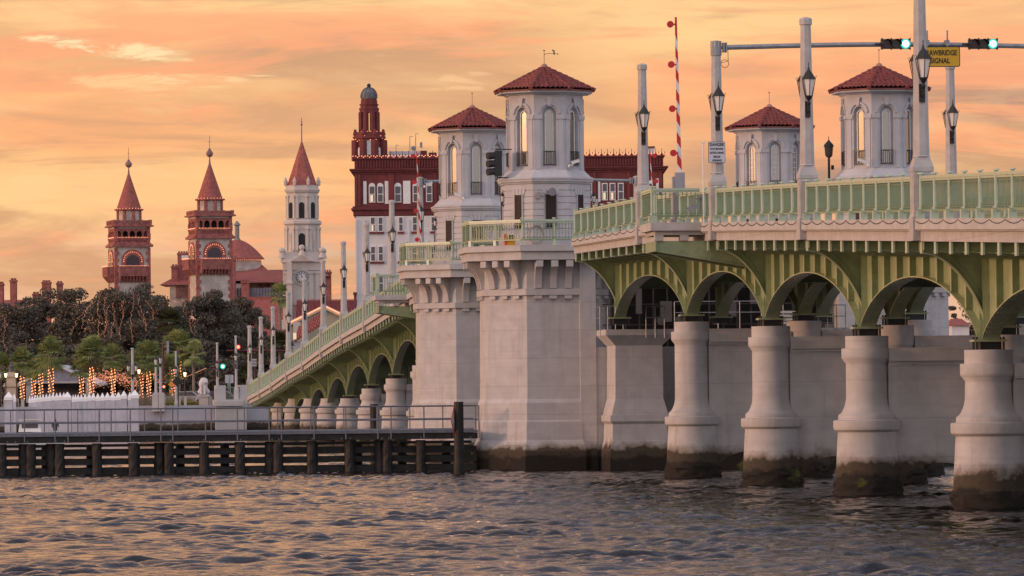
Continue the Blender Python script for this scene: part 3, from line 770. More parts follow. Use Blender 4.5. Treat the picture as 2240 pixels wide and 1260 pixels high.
# ================================================================== LAMP POSTS, GATES, SIGNALS
def lantern_bm(mb_fr, mb_gl, x, y, z, k=1.0, lit=False):
    """hexagonal lantern, body centre height z"""
    r0, r1 = .10*k, .185*k
    def ring(r, zz): return [(x+r*math.cos(PI/6+i*PI/3), y+r*math.sin(PI/6+i*PI/3), zz) for i in range(6)]
    lo, hi = ring(r0, z-.24*k), ring(r1, z+.20*k); n = len(mb_gl.v)
    lo2, hi2 = ring(r0*.86, z-.23*k), ring(r1*.88, z+.19*k)
    mb_gl.add(lo2+hi2, [(i, (i+1) % 6, 6+(i+1) % 6, 6+i) for i in range(6)])
    for i in range(6):
        mb_fr.cyl(lo[i], hi[i], .012*k, n=4); mb_fr.cyl(hi[i], hi[(i+1) % 6], .016*k, n=4); mb_fr.cyl(lo[i], lo[(i+1) % 6], .016*k, n=4)
        mb_fr.cyl(hi[i], (x+1.22*(hi[i][0]-x), y+1.22*(hi[i][1]-y), z+.28*k), .008*k, n=3)
    mb_fr.lathe([(r1*1.02, z+.20*k),(r1*.62, z+.33*k),(r1*.22, z+.42*k),(.012*k, z+.52*k),(.012*k, z+.62*k)], 6, x, y, PI/6)
    mb_fr.lathe([(.03*k, z-.50*k),(.055*k, z-.42*k),(.03*k, z-.36*k),(.07*k, z-.30*k),(r0, z-.24*k)], 8, x, y)
def make_post():
    root = thing('lamp_post', 'x', 'lamp post', (0,0,0), 'tapered lamp posts along the bridge')
    mb = MB(); mb.cb(0,0,-.28,.62,.62,.66); mb.taper(0,0,.052,.15,.30,.30,.275,.275); mb.cb(0,0,.78,.55,.55,1.256)
    mb.cb(-.276,0,.75,.02,.34,.9); mb.cb(0,-.276,.75,.34,.02,.9); mb.cb(0,0,1.36,.59,.59,.10)
    mb.taper(0,0,1.412,1.55,.295,.295,.255,.255); mb.taper(0,0,1.55,1.72,.255,.255,.195,.195)
    mb.build('pedestal', POSTM, root, local=True)
    mb = MB(); mb.lathe([(.262,1.722),(.235,1.76),(.165,6.15)], 8, 0, 0, PI/8); mb.build('shaft', POSTM, root, local=True)
    mb = MB(); mb.lathe([(.20,6.152),(.205,6.17),(.205,6.32),(.18,6.36),(.05,6.40)], 8, 0, 0, PI/8); mb.build('cap', POSTM, root, local=True)
    for s in (-1,1):
        fr, gl = MB(), MB(); y = s*.44; z = 4.18
        lantern_bm(fr, gl, 0, y, z, 1.22)
        fr.tube([(0,s*.2,3.42),(0,s*.32,3.40),(0,s*.42,3.5),(0,y,3.7)], .035, 6); fr.cb(0, s*.215, 3.48, .17, .06, .5)
        for q in range(3): fr.ball((0,s*.42,3.45+q*.09), .05, 6, 4)
        l = fr.build('lantern', DARK, root, local=True); gl.build('lantern_glass', LAMPG, l, local=True)
    return root
post0 = make_post(); used = False
def put_post(T, x, label):
    global used
    loc = (x, S(T), zc(T))
    if not used: post0.location = loc; post0['label'] = label; used = True; return post0
    return dup(post0, loc, label)
pl = {5.48:'lamp post beyond the right photo edge, nearest of all',6.48:'lamp post just beyond the right photo edge',7.48:'tallest lamp post on the right, its top cut off by the photo',8.47:'tall lamp post standing between the mast arm signal post and the tallest post',
      9.455:'lamp post carrying the signal mast arm and the danger sign',10.46:'lamp post beside the gate platform, left of the red striped gate arm'}
for T in near[:-1]: put_post(T, XE, pl[T])
fl = ['carrying the far mast arm'] + [ORD[k]+' beyond it toward the shore' for k in range(10)]
for i, T in enumerate(far[1:]): put_post(T, XE, 'pale lamp post '+(fl[0] if i == 0 else ORD[i-1]+' one left of the mast arm post'))
rl = {5.48:'lamp post across the road beyond the right photo edge',6.48:'lamp post across the road, out of frame right',7.48:'lamp post across the road, out of frame, third',8.47:'lamp post across the road, out of frame, fourth',9.455:'lamp post across the road holding the mast arm end',10.46:'lamp post across the road seen under the yellow sign'}
for T in near[:-1]: put_post(T, XR if T != 10.46 else 39.1, rl[T])
for i, T in enumerate(far[1:]): put_post(T, XR, 'lamp post across the road, '+('at the right end of the far mast arm' if i == 0 else ORD[i]+' from the far towers'))
# -------- mast arms
def mast(T, x0, x1, z, label):
    y = S(T); root = thing('signal_mast_arm', label, 'mast arm', (x0, y, z), 'grey mast arms over the road')
    mb = MB(); n = 12
    mb.tube([(x0+.35+(x1-x0-.7)*k/n, y, z+.10*math.sin(PI*k/n)) for k in range(n+1)], .085, 8); mb.build('arm', GALV, root)
    mb = MB()
    for x, s in ((x0,1),(x1,-1)):
        mb.cyl((x,y,z-.28),(x,y,z+.22),.205,n=10)
        mb.cb(x+s*.26,y,z,.05,.30,.34); mb.cb(x+s*.35,y,z,.05,.30,.34)
        mb.cyl((x+s*.18,y,z),(x+s*.36,y,z),.05)
    build_each(mb, 'clamp', GALV, root)
    return root
mast(9.455, XE, XR, 15.42, 'long mast arm carrying the two green signals and the yellow sign')
mast(15.37, XE, XR, 15.52, 'far mast arm partly hidden behind the two left towers')
mb = MB(); c0 = (XE+.55, S(9.455)-.05, 15.0)
mb.tube([(XE+.42,S(9.455),15.4),(XE+.42,c0[1],14.95)]+[(XE+.30+.14*math.cos(q), c0[1], 14.85+.14*math.sin(q)) for q in np.linspace(.6,7,14)]+[(XE+.1,c0[1],14.85)], .012, 4)
tag(mb.build('looped_cable', DARK), 'thin black cable looped below the left end of the near mast arm', 'cable')
def signal_h(px, label):
    y = S(9.455)-.32; p = at_y(px, 96, y); x, z = p.x, p.z
    root = thing('traffic_signal', label, 'traffic light', (x, y, z), 'horizontal traffic lights on the mast arm')
    mb = MB(); mb.box(x-.52,x+.52,y-.02,y+.18,z-.17,z+.17)
    for dx in (-.5,-.17,.17,.5):
        for zz_ in (-.18,.18): mb.cb(x+dx, y, z+zz_, .04,.1,.05)
    mb.cb(x-.62,y+.1,z,.24,.08,.05)
    mb.cb(x, y+.24, z, .2, .14, .16); h = mb.build('housing', DARK, root)
    for k, m in ((-1,mat('dark red lens', (.05,.004,.006), .3)),(0,mat('dark amber lens', (.035,.03,.004), .3)),(1,GRN)):
        mb = MB(); q = x+k*.335; r = .145 if k < 1 else .175
        mb.cyl((q,y-.05,z),(q,y-.022,z), r, n=20); mb.build('lens', m, root)
        if k == 1: mb = MB(); mb.cyl((q,y-.06,z),(q,y-.052,z), .125, n=20); mb.build('lens_core', CORE, root)
        if k < 1:
            mb = MB(); a = np.linspace(-.15, PI+.15, 13)
            mb.strip([(q+.155*math.cos(t_), y-.26, z+.155*math.sin(t_)) for t_ in a], [(q+.170*math.cos(t_), y-.26, z+.170*math.sin(t_)) for t_ in a], (0,.238,0)); mb.build('visor', DARK, root)
    return root
signal_h(1960, 'green traffic light left of the tallest lamp post'); signal_h(2151, 'green traffic light right of the yellow drawbridge sign')
y = S(9.455)-.30; p = at_y(2055, 124, y); x, z = p.x, p.z
root = thing('drawbridge_sign', 'yellow sign reading DRAWBRIDGE SIGNAL hanging from the mast arm', 'sign', (x,y,z))
def rrect(w_, h, r, n=5):
    pts = []
    for cx, cy, a in ((w_-r,h-r,0),(-w_+r,h-r,PI/2),(-w_+r,-h+r,PI),(w_-r,-h+r,3*PI/2)):
        for q in np.linspace(a, a+PI/2, n): pts.append((cx+r*math.cos(q), cy+r*math.sin(q)))
    return pts
mb = MB(); mb.M = Matrix.Translation((x,y,z)); mb.prism(rrect(.74,.36,.07), 0, .02, 'y'); mb.build('border', DARK, root)
mb = MB(); mb.M = Matrix.Translation((x,y,z)); mb.prism(rrect(.71,.33,.06), -.006, -.001, 'y'); mb.build('face', mat('sign yellow', (.62,.36,.012), .5, var=.03), root)
for s_, zz_, wd in (('DRAWBRIDGE',.13,1.24),('SIGNAL',-.15,.70)):
    mb = text_mb(s_, .26, wd); mb.v = [(a+x+(.0 if zz_ > 0 else .02), b+y-.012, c+z+zz_) for a,b,c in mb.v]; mb.build('lettering', mat('sign black', (.012,.012,.012), .6), root)
mb = MB()
for dx in (-.42,.30): mb.cb(x+dx, y+.05, z+.62, .05, .05, .62); mb.cb(x+dx, y+.15, z+.50, .16, .24, .18)
build_each(mb, 'hanger', GALV, root)
y = S(9.455)-.32; p = at_y(1568, 333, y); x, z = p.x, p.z
root = thing('danger_sign', 'white sign reading DANGER STAY BEHIND GATES DURING BRIDGE OPENINGS on the post', 'sign', (x,y,z))
mb = MB(); mb.M = Matrix.Translation((x,y,z)); mb.prism(rrect(.30,.37,.03), 0, .015, 'y'); mb.build('border', DARK, root)
mb = MB(); mb.M = Matrix.Translation((x,y,z)); mb.prism(rrect(.285,.355,.025), -.005, -.001, 'y'); mb.build('face', mat('sign white', (.60,.60,.66), .5, var=.03), root)
for s_, zz_, wd, hh in (('DANGER',.265,.52,.15),('STAY BEHIND',.115,.46,.10),('GATES DURING',-.02,.50,.10),('BRIDGE',-.16,.24,.10),('OPENINGS',-.29,.34,.10)):
    mb = text_mb(s_, hh, wd); mb.v = [(a+x, b+y-.010, c+z+zz_) for a,b,c in mb.v]; mb.build('lettering', mat('sign black', (.012,.012,.012), .6), root)
mb = MB(); mb.cb(x, y+.07, z+.2, .3, .1, .05); mb.cb(x, y+.07, z-.2, .3, .1, .05); build_each(mb, 'strap', GALV, root)
# -------- gate platforms, gates
def gate_platform(T, label, xw=24.95):
    y = S(T); z = zc(T)
    root = thing('gate_platform', label, 'platform', (26, y, z-.5), 'concrete gate platforms on the bridge')
    mb = MB(); d0, d1 = -.9, 1.9
    mb.box(xw-.08, XE+.1, y+d0, y+d1, z-.27, z+.02); mb.box(xw+.1, XE+.1, y+d0+.18, y+d1-.18, z-.42, z-.272)
    for a in (xw+.1, xw+1.0): mb.box(a, a+.30, y+d0+.18, y+d0+.55, z-.62, z-.422)
    mb.build('slab', CONC, root)
    mb = MB()
    for yy in (y+d0+.3, y+d1-.4):
        mb.strip([(xw+.15,yy,z-.98),(XE+1.95,yy,z-1.62)], [(xw+.15,yy,z-.63),(XE+1.95,yy,z-.63)], (0,.03,0))
        mb.strip([(xw+.15,yy-.1,z-1.01),(XE+1.95,yy-.1,z-1.65)], [(xw+.15,yy-.1,z-.985),(XE+1.95,yy-.1,z-1.625)], (0,.24,0))
        rivets(mb, [(xw+.3+k*.16, yy-.01, z-.97-.352*(.15+k*.16)/1.95*1.0+.05) for k in range(22)])
    build_each(mb, 'outrigger', GREEN, root)
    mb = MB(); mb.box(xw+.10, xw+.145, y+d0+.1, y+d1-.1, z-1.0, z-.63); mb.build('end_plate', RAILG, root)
    a = (xw+.02, y+d0+.08, z+.02); b = (xw+.02, y+d1-.08, z+.02); c = (XE-.3, y+d0+.08, z+.02); e = (XE-.3, y+d1-.08, z+.02)
    return a, b, c, e
a, b, c, e = gate_platform(9.62, 'concrete platform jutting out beneath the tall striped gate arm')
railing([a, b], 'short green railing on the outer side of the near gate platform', 'railings of the gate platforms', 1, h=1.22)
railing([a, c], 'short green railing on the front of the near gate platform', 'railings of the gate platforms', 1, True, False, h=1.22)
a, b, c, e = gate_platform(15.75, 'concrete platform jutting out left of the far main pier')
railing([a, b], 'short green railing on the outer side of the far gate platform', 'railings of the gate platforms', 1, h=1.22)
railing([a, c], 'short green railing on the front of the far gate platform', 'railings of the gate platforms', 1, True, False, h=1.22)
def gate(T, pxb, pxt, ptop, label, s=-1, L=None):
    y = S(T); b = at_y(pxb, 480, y); x = b.x; z = zc(T); tp = at_y(pxt, ptop, y); top = tp.z; lean = (tp.x-x)
    root = thing('bridge_gate', label, 'barrier gate', (x, y, z), 'red and white barrier gates')
    mb = MB(); mb.cb(x,y,z+.12,.75,.6,.22); mb.cb(x-.16,y,z+.72,.24,.45,1.0); mb.cb(x+.14,y,z+.72,.26,.5,1.0); mb.cb(x,y-.1,z+1.0,.34,.30,1.9); mb.cb(x-.2,y,z+1.55,.12,.3,.5)
    for k in range(4): mb.cyl((x-.24+k*.16,y-.31,z+.18),(x-.24+k*.16,y-.31,z+1.25),.02,n=5)
    mb.build('housing', mat('grey gate cabinet', (.30,.30,.34), .5), root)
    n = 15; z0 = z+1.75; H = top-z0; aw = MB(); ar = MB()
    for k in range(n):
        q0, q1 = k/n, (k+1)/n; w0, w1 = (.085-.05*q0)*(.7 if T > 12 else 1), (.085-.05*q1)*(.7 if T > 12 else 1)
        xa, xb = x+lean*q0, x+lean*q1
        m_ = ar if k % 2 == 1 or k == n-1 else aw
        sl_ = .12
        m_.strip([(xa-w0,y-.12,z0+H*q0+sl_*(1 if k else 0)),(xa+w0,y-.12,z0+H*q0-sl_*(1 if k else 0))], [(xb-w1,y-.12,z0+H*q1+(sl_ if k < n-1 else 0)),(xb+w1,y-.12,z0+H*q1-(sl_ if k < n-1 else 0))], (0,.06,0))
    arm = aw.build('arm', WHITE, root); ar.build('red_stripes', RED, arm)
    for f in (.155,.43,.705,.955):
        mb = MB(); q = x+lean*f; sz = .125; zz_ = z0+H*f
        mb.cyl((q+s*(.10+sz),y-.20,zz_),(q+s*(.10+sz),y-.14,zz_), sz, n=20); mb.cb(q+s*.09,y-.12,zz_,.1,.06,.06); mb.build('warning_lamp', RED, root)
    return root
gate(9.95, 1487, 1477.5, 38, 'tall red and white gate arm raised in front of the sky, near')
gate(15.25, 921, 911, 331, 'raised red and white gate arm left of the far left tower')
gate(15.2, 1436, 1421, 331, 'raised red and white gate arm in front of the maroon building right part', s=1)
gate(10.1, 2290, 2300, 60, 'raised gate arm across the road beyond the right photo edge', s=1)
mb = MB(); p = B(1533, 315, 9.6); q = B(1530, 495, 9.6)
mb.cyl((p.x,S(9.58)-.3,zc(9.58)-.1),(p.x,S(9.58)-.3,p.z), .03, n=8); mb.cb(p.x, S(9.58)-.3, p.z, .14,.05,.04)
for s in (-1,1): mb.cyl((p.x+s*.06,S(9.58)-.3,p.z),(p.x+s*.06,S(9.58)-.3,p.z+.09), .012, n=4)
tag(mb.build('slender_pole', WHITE), 'slender white pole between the gate arm and the danger sign', 'pole')
p = B(1512, 455, 9.55)
mb = MB(); mb.M = Matrix.Translation((p.x,S(9.55)-.35,p.z)) @ Matrix.Rotation(-.5,4,'Y'); mb.cb(0,0,0,.34,.3,.2); mb.M = Matrix.Translation((p.x+.18,S(9.55)-.35,p.z+.33)) @ Matrix.Rotation(-.5,4,'Y'); mb.cb(0,0,0,.34,.3,.06); mb.M = None
mb.cyl((p.x+.3,S(9.55)-.3,p.z-.2),(p.x+.3,S(9.55)-.3,p.z+.5),.03)
tag(mb.build('flood_light', GALV), 'grey floodlight box on the railing beside the danger sign post', 'floodlight')
# black lamp on the right hand walkway
root = thing('black_street_lamp', 'small black street lamp between the two right towers', 'street lamp', (39.55, S(12.05), 9.8)); x, y = 39.55, S(12.05)
mb = MB(); mb.cyl((x,y,9.8),(x,y,13.85),.07,.055,10); mb.cyl((x,y,9.8),(x,y,10.3),.12,.09,10); mb.cb(x+.16,y,13.4,.12,.1,.2); mb.build('pole', DARK, root)
mb = MB(); mb.lathe([(.10,13.85),(.17,13.95),(.20,14.32),(.22,14.34)], 8, x, y); mb.build('lamp_head', mat('bronze lamp head', (.08,.06,.06), .5), root)
mb = MB(); mb.lathe([(.24,14.342),(.20,14.44),(.05,14.60),(.015,14.66),(.015,14.80)], 8, x, y); mb.build('lamp_roof', DARK, root)
# dark vertical signal on the near left tower
p = B(1091, 354, 11.75); x, y, z = p.x, S(TN)-1.1, p.z
root = thing('bridge_channel_signal', 'black three lamp signal hung on the left side of the near left tower', 'traffic light', (x,y,z-.5))
mb = MB(); mb.box(x-.02,x+.30,y-.15,y+.2,z-.55,z+.55)
for q in (-.62,.62): mb.cyl((x+.12,y,z+q),(x+.75,y+.1,z+q+(.0)),.025)
mb.cyl((x+.12,y,z-.62),(x+.12,y,z+.62),.03); mb.build('housing', DARK, root)
for k in (-1,0,1):
    mb = MB(); mb.cyl((x-.03,y-.0,z+k*.35),(x-.34,y-.12,z+k*.35-.03),.15,.165,12); mb.build('visor', DARK, root)
# weather vane, horn, boxes, cameras, hose on the near tower platform
mb = MB(); x, y = TLX+.05, S(TN); mb.cyl((x,y,18.3),(x+.02,y,18.32),.02); mb.tube([(x,y-.02,18.33),(x+.25,y-.02,18.37),(x+.5,y-.02,18.36)],.014,4)
mb.cb(x+.44,y-.02,18.44,.06,.03,.12); mb.ball((x+.38,y-.02,18.5),.035,6,4)
for a in (0,2.1,4.2): mb.cyl((x+.5,y-.02,18.36),(x+.5+.09*math.cos(a),y-.02+.09*math.sin(a),18.34),.008,n=3); mb.ball((x+.5+.10*math.cos(a),y-.02+.10*math.sin(a),18.34),.03,6,4)
tag(mb.build('weather_vane', DARK), 'small weather vane with wind cups atop the near left tower', 'weather vane')
def on(px, py, T, dy): 
    p = B(px, py, T); return p.x, S(T)+dy, p.z
x, y, z = on(1207, 420, 11.79, 0)
y = S(TN)-2.1
mb = MB(); mb.lathe([(.05,0),(.06,.12),(.09,.20),(.17,.26),(.18,.27)], 16); mb.v = [(x+a, y-c, z+b) for a,b,c in mb.v]; mb.cb(x-.12,y+.02,z+.02,.2,.1,.1)
tag(mb.build('loudspeaker_horn', mat('grey horn', (.20,.20,.23), .4), smooth=True), 'round grey loudspeaker horn on the near left tower wall', 'loudspeaker')
x, y, z = on(1177, 428, 11.79, 0); y = S(TN)-1.95
mb = MB(); mb.cb(x,y,z,.20,.12,.22); mb.cyl((x,y,z+.11),(x,y,z+.17),.06,n=8); tag(mb.build('junction_box', mat('beige box', (.38,.33,.30), .6)), 'small beige electrical box left of the loudspeaker horn', 'electrical box')
def camera_box(px, py, T, dx, label, dy=-1.75, s=1):
    x, y, z = on(px, py, T, 0); y = S(T)+dy
    root = thing('security_camera', label, 'security camera', (x,y,z), 'white security cameras')
    mb = MB(); mb.M = Matrix.Translation((x,y,z)) @ Matrix.Rotation(.28*s,4,'Y'); mb.cb(0,0,0,.36,.13,.12); mb.cb(0,0,.068,.42,.16,.015); mb.M = None; mb.build('camera_body', WHITE, root)
    mb = MB(); mb.tube([(x+.05*s,y,z-.05),(x+.14*s,y,z-.16),(x+.26*s,y,z-.13),(x+.3*s,y+.12,z-.13)],.03,6); mb.ball((x+.28*s,y-.02,z-.2),.055,8,6); mb.build('bracket', WHITE, root)
camera_box(994, 429, TF_, 0, 'white security camera below the left window of the far left tower')
camera_box(1250, 357, TN, 0, 'white security camera at the right window of the near left tower', dy=-1.6, s=-1)
camera_box(1885, 352, TN, 0, 'white security camera on the near right tower balcony')
camera_box(938, 402, 15.3, 0, 'white security camera on the far mast arm post', dy=-.5, s=-1)
def wall_lantern(x, y, z, label):
    fr, gl = MB(), MB(); root = thing('wall_lantern', label, 'lantern', (x,y,z), 'small wall lanterns on the towers')
    lantern_bm(fr, gl, x, y, z, .62); fr.tube([(x,y,z-.25),(x+.1,y+.05,z-.36),(x+.26,y+.2,z-.28)],.025,5)
    fr.build('frame', DARK, root); gl.build('lantern_glass', LAMPG, root)
for T, l in ((TN,'near left'),(TF_,'far left')): wall_lantern(TLX-1.93, S(T)-.55, 11.93, 'small wall lantern on the left side of the %s tower' % l)
wall_lantern(TLX+2.1, S(TN)-.75, 11.9, 'small wall lantern on the right side of the near left tower')
x, y, z = on(1178, 512, 11.72, 0); y = S(TN)-2.25
mb = MB()
for k in range(5):
    r = .36+.012*k; mb.tube([(x+r*.82*math.cos(q)+.01*k, y-.02*k, z+r*math.sin(q)+.012*math.sin(q*3+k)) for q in np.linspace(0, 2*PI, 25)], .016, 5)
mb.tube([(x+.3,y,z-.1),(x+.6,y,z-.05),(x+.85,y,z+.12),(x+.95,y,z+.38)], .016, 5); mb.tube([(x-.28,y,z+.25),(x-.55,y,z-.1),(x-.62,y,z-.36)], .016, 5)
tag(mb.build('coiled_hose', mat('pale hose', (.42,.36,.33), .6)), 'pale coiled hose hanging on the near left tower wall', 'hose')
x, y, z = on(1118, 522, 11.74, 0); y = S(TN)-2.7
root = thing('yellow_equipment_case', 'yellow and orange equipment case behind the near platform railing', 'case', (x,y,9.8))
mb = MB(); mb.cb(x,y,10.02,.34,.3,.42); mb.build('case', mat('safety yellow', (.75,.42,.02), .5), root)
mb = MB(); mb.cb(x-.22,y+.02,10.06,.10,.3,.5); mb.build('side_panel', mat('safety orange', (.75,.10,.02), .5), root)
mb = MB(); mb.cb(x+.02,y-.16,10.16,.22,.02,.2); mb.build('grille', DARK, root)
# ================================================================== FENDER WALKWAY
YF = SY(11.7, 12); mk = lambda px: (px+120)*11.7/593.9
DW = TIMBER
fr_px = [-62,0,64,48,126,108,208,288,345,366,443,522,589,606,680,764,831,848,922]
root_l = 'dark timber piles of the fender walkway'
for i in range(9):
    mb = MB(); x = mk(-130-75*i); mb.cyl((x,YF,-1.5),(x,YF,1.4),.22,n=12); tag(mb.build('timber_pile', DW), 'dark timber pile under the walkway beyond the left photo edge, '+ORD[i]+' outward', 'pile', root_l)
ordn = 0
for i, px in enumerate(fr_px):
    x = mk(px); off = 0 if px not in (48,108,345,589,831) else .18
    mb = MB(); r = .22; nz = np.random.default_rng(i).normal(0,.012,(9,12))
    mb.lathe([(r*1.06,-1.5)]+[(r*(1.08 if k < 2 else 1.0), -.3+k*.24) for k in range(8)], 12, x, YF+off, 0, True, lambda k, j: float(nz[k, j]))
    tag(mb.build('timber_pile', DW), 'dark timber pile under the walkway, ' + (ORD[min(i,13)] if i < 14 else ['fifteenth','sixteenth','seventeenth','eighteenth','nineteenth'][i-14]) + ' from the left photo edge', 'pile', root_l)
x0, x1 = mk(-760), 23.0
def slat(y, z, h, label, t_=.16, m=DW, xa=x0, xb=x1):
    mb = MB(); L = xb-xa; n = max(1, int(L/3.2))
    for k in range(n): mb.box(xa+L*k/n+.003, xa+L*(k+1)/n-.003, y, y+t_, z+random.uniform(-.02,.02), z+h)
    return tag(mb.build('timber_wale', m), label, 'timber', 'dark timber wales of the fender')
for j, (z, h) in enumerate(((.84,.27),(.44,.26),(.03,.28))): slat(YF+.24, z, h, ['upper','middle','lowest'][j]+' dark plank row just behind the piles')
for j, (z, h) in enumerate(((1.20,.12),(.84,.27),(.43,.27),(-.02,.33))): slat(YF+2.3, z, h, ['topmost','upper','middle','lowest'][j]+' dark plank row at the back of the fender')
for i in range(13):
    x = mk(-160)+1.2+i*1.95; mb = MB(); mb.cyl((x,YF+2.2,-1.5),(x,YF+2.2,1.3),.2,n=10); tag(mb.build('timber_pile', DW), 'dark back row pile hidden in the shadow of the walkway', 'pile', 'back row piles of the fender')
root = thing('fender_walkway', 'long grey steel walkway on timber piles left of the main pier', 'walkway', ((x0+x1)/2, YF, 1.4))
mb = MB(); mb.box(x0, x1, YF-.26, YF-.08, 1.42, 1.68); mb.box(x0, x1, YF+1.5, YF+1.66, 1.42, 1.68); mb.build('side_beam', DW, root)
mb = MB()
for px in (13,30,56,119,137,209,287,369,442,523,592,607,681,746,765,835,850,921,1031): mb.cyl((mk(px),YF-.30,1.48),(mk(px),YF-.26,1.48),.035,n=6)
mb.build('bolt_heads', WALKG, root)
mb = MB(); mb.box(x0, x1, YF-.30, YF+1.7, 1.70, 1.745); mb.box(x0, x1, YF-.32, YF-.28, 1.69, 1.80); mb.build('grating_deck', WALKG, root)
mb = MB()
for z in (2.86, 2.27): mb.cyl((x0,YF-.32,z),(x1,YF-.32,z),.03,n=6)
for px in list(range(-750,-100,72))+[-90,-20,50,116.5,145,213,281,348,374,446,516,586,613,685,755,826,855,928,1000,1050]: mb.cyl((mk(px),YF-.32,1.45),(mk(px),YF-.32,2.86),.03,n=6)
mb.build('front_handrail', WALKG, root)
mb = MB()
for z in (2.84, 2.30): mb.cyl((x0,YF+1.66,z),(x1,YF+1.66,z),.026,n=6)
for px in range(-740, 1060, 73): mb.cyl((mk(px+30)*1.01,YF+1.66,1.7),(mk(px+30)*1.01,YF+1.66,2.84),.026,n=6)
mb.cyl((x0,YF+1.5,1.83),(x1,YF+1.5,1.83),.05,n=6); mb.cyl((x0,YF+1.3,1.80),(x1,YF+1.3,1.80),.04,n=6)
mb.build('rear_handrail', WALKG, root)
T = 11.26; x = (1001+120)*T/593.9; y = SY(T, x)
root = thing('mooring_pile', 'tall lone dark pile in front of the walkway end', 'pile', (x,y,0))
mb = MB(); mb.lathe([(.235,-1.5),(.235,.3),(.21,.6),(.20,3.02),(.19,3.04)], 14, x, y); mb.build('shaft', DW, root)
mb = MB(); mb.M = Matrix.Translation((x-.2,y-.05,2.25)) @ Matrix.Rotation(1.15,4,'Z'); mb.prism([(0,-.62),(.40,0),(0,.62),(-.40,0)], 0, .02, 'y'); b_ = mb.build('warning_diamond', mat('orange red paint', (.6,.10,.04), .5), root)
mb = MB(); mb.M = Matrix.Translation((x-.2,y-.05,2.25)) @ Matrix.Rotation(1.15,4,'Z'); mb.prism([(0,-.50),(.32,0),(0,.50),(-.32,0)], -.006, -.001, 'y'); mb.build('diamond_face', WHITE, b_)
T = 12.2; x = (816+120)*T/593.9; mb = MB(); mb.cyl((x,SY(T,x),-1.5),(x,SY(T,x),2.95),.19,n=12); tag(mb.build('mooring_pile', DW), 'short dark pile behind the walkway near the far piers', 'pile')
# ================================================================== WATER, SHORE
def water():
    m = bpy.data.materials.new('river water'); m.use_nodes = True; k = NT(m.node_tree); b = k.n['Principled BSDF']
    b.inputs['Base Color'].default_value = (.010,.010,.012,1); b.inputs['Roughness'].default_value = .03; b.inputs['IOR'].default_value = 1.5
    pos = k.n.new('ShaderNodeNewGeometry').outputs['Position']
    h = k.m('ADD', k.noise(k.map(pos, (.9,.75,1)), 2.8, 6, .62, .5), k.m('MULTIPLY', k.noise(k.map(pos, (1.6,1.0,1)), 4.5, 3, .6), .22))
    h = k.m('MULTIPLY', h, k.m('ADD', .45, k.m('MULTIPLY', k.ramp(k.noise(k.map(pos, (.09,.03,1)), 1.0, 3, .5, .6), .35, .65), .85)))
    bp = k.n.new('ShaderNodeBump'); bp.inputs['Distance'].default_value = .065; bp.inputs['Strength'].default_value = 1.0
    k.l.new(h, bp.inputs['Height']); k.l.new(bp.outputs[0], b.inputs['Normal'])
    # water surface: fine waves where the photo looks, a plain sheet to the horizon
    xs = np.concatenate([[-3000,-600,-150,-60], np.arange(-22, 60, .125), [90,200,700,3000]])
    ys = np.concatenate([[-500,0,60], 80*np.exp(np.arange(0, 1, .00105)*1.25), [300,340,400,520]])
    X_, Y_ = np.meshgrid(xs, ys); Z_ = np.zeros_like(X_)
    r = np.random.default_rng(3)
    for i in range(70):
        lam = .55*(1.065**i)*.55+.25; k_ = 2*PI/lam
        if lam > 2.0: break
        for rep in range(2):
            a = r.normal(PI/2+.25, .75)
            amp = .0105*lam**.35*r.uniform(.5, 1.2)*(.4 if lam > 3 else 1)
            ph = r.uniform(0, 2*PI)
            arg = (X_*math.cos(a)+Y_*math.sin(a))*k_+ph+.8*np.sin(X_*.13*r.uniform(.5,2)+Y_*.09*r.uniform(.5,2)+ph)
            Z_ += amp*(1-2*np.abs(np.sin(arg/2))**1.3)*.55 if lam > 1.2 else amp*.5*np.sin(arg)
    gx = np.clip((40-np.abs(X_-20))/10, 0, 1); gy = np.clip((Y_-62)/20, 0, 1)*np.clip((330-Y_)/60, 0, 1)
    calm = 1-.5*np.clip((X_-24)/10, 0, 1)*np.clip((Y_-150)/40, 0, 1)
    s_ = np.zeros_like(X_)
    for i in range(9):
        a = r.uniform(0, PI); q = r.uniform(.35, 1.6); s_ += np.sin(X_*q*math.cos(a)+Y_*q*.45*math.sin(a)+r.uniform(0, 6))/9**.5
    patch = .62+.75*np.clip(.5+.5*s_, 0, 1.2)**1.5
    Z_ = Z_*gx*gy*calm*patch
    Z_ -= Z_[(Z_ != 0)].mean()*gx*gy
    iy = slice(40, 900); dy_ = np.gradient(Z_, axis=0)[iy,10:-10]/np.gradient(Y_, axis=0)[iy,10:-10]; sd_ = dy_.std(); print('wave slope', sd_); Z_ *= .11/sd_
    V = np.stack([X_.ravel(), Y_.ravel(), Z_.ravel()], 1); ny, nx = X_.shape
    idx = np.arange(nx*ny).reshape(ny, nx)
    Fc = np.stack([idx[:-1,:-1].ravel(), idx[:-1,1:].ravel(), idx[1:,1:].ravel(), idx[1:,:-1].ravel()], 1)
    me = bpy.data.meshes.new('water'); me.vertices.add(len(V)); me.vertices.foreach_set('co', V.astype(np.float32).ravel())
    me.loops.add(Fc.size); me.loops.foreach_set('vertex_index', Fc.astype(np.int32).ravel())
    me.polygons.add(len(Fc)); me.polygons.foreach_set('loop_start', np.arange(0, Fc.size, 4, dtype=np.int32)); me.polygons.foreach_set('loop_total', np.full(len(Fc), 4, dtype=np.int32))
    me.polygons.foreach_set('use_smooth', np.ones(len(Fc), dtype=bool)); me.update(calc_edges=True); me.validate()
    me.materials.append(m); o = bpy.data.objects.new('water', me); COL.objects.link(o); struct(o)
water()
SEAW = S(24.35); GZ = 2.55
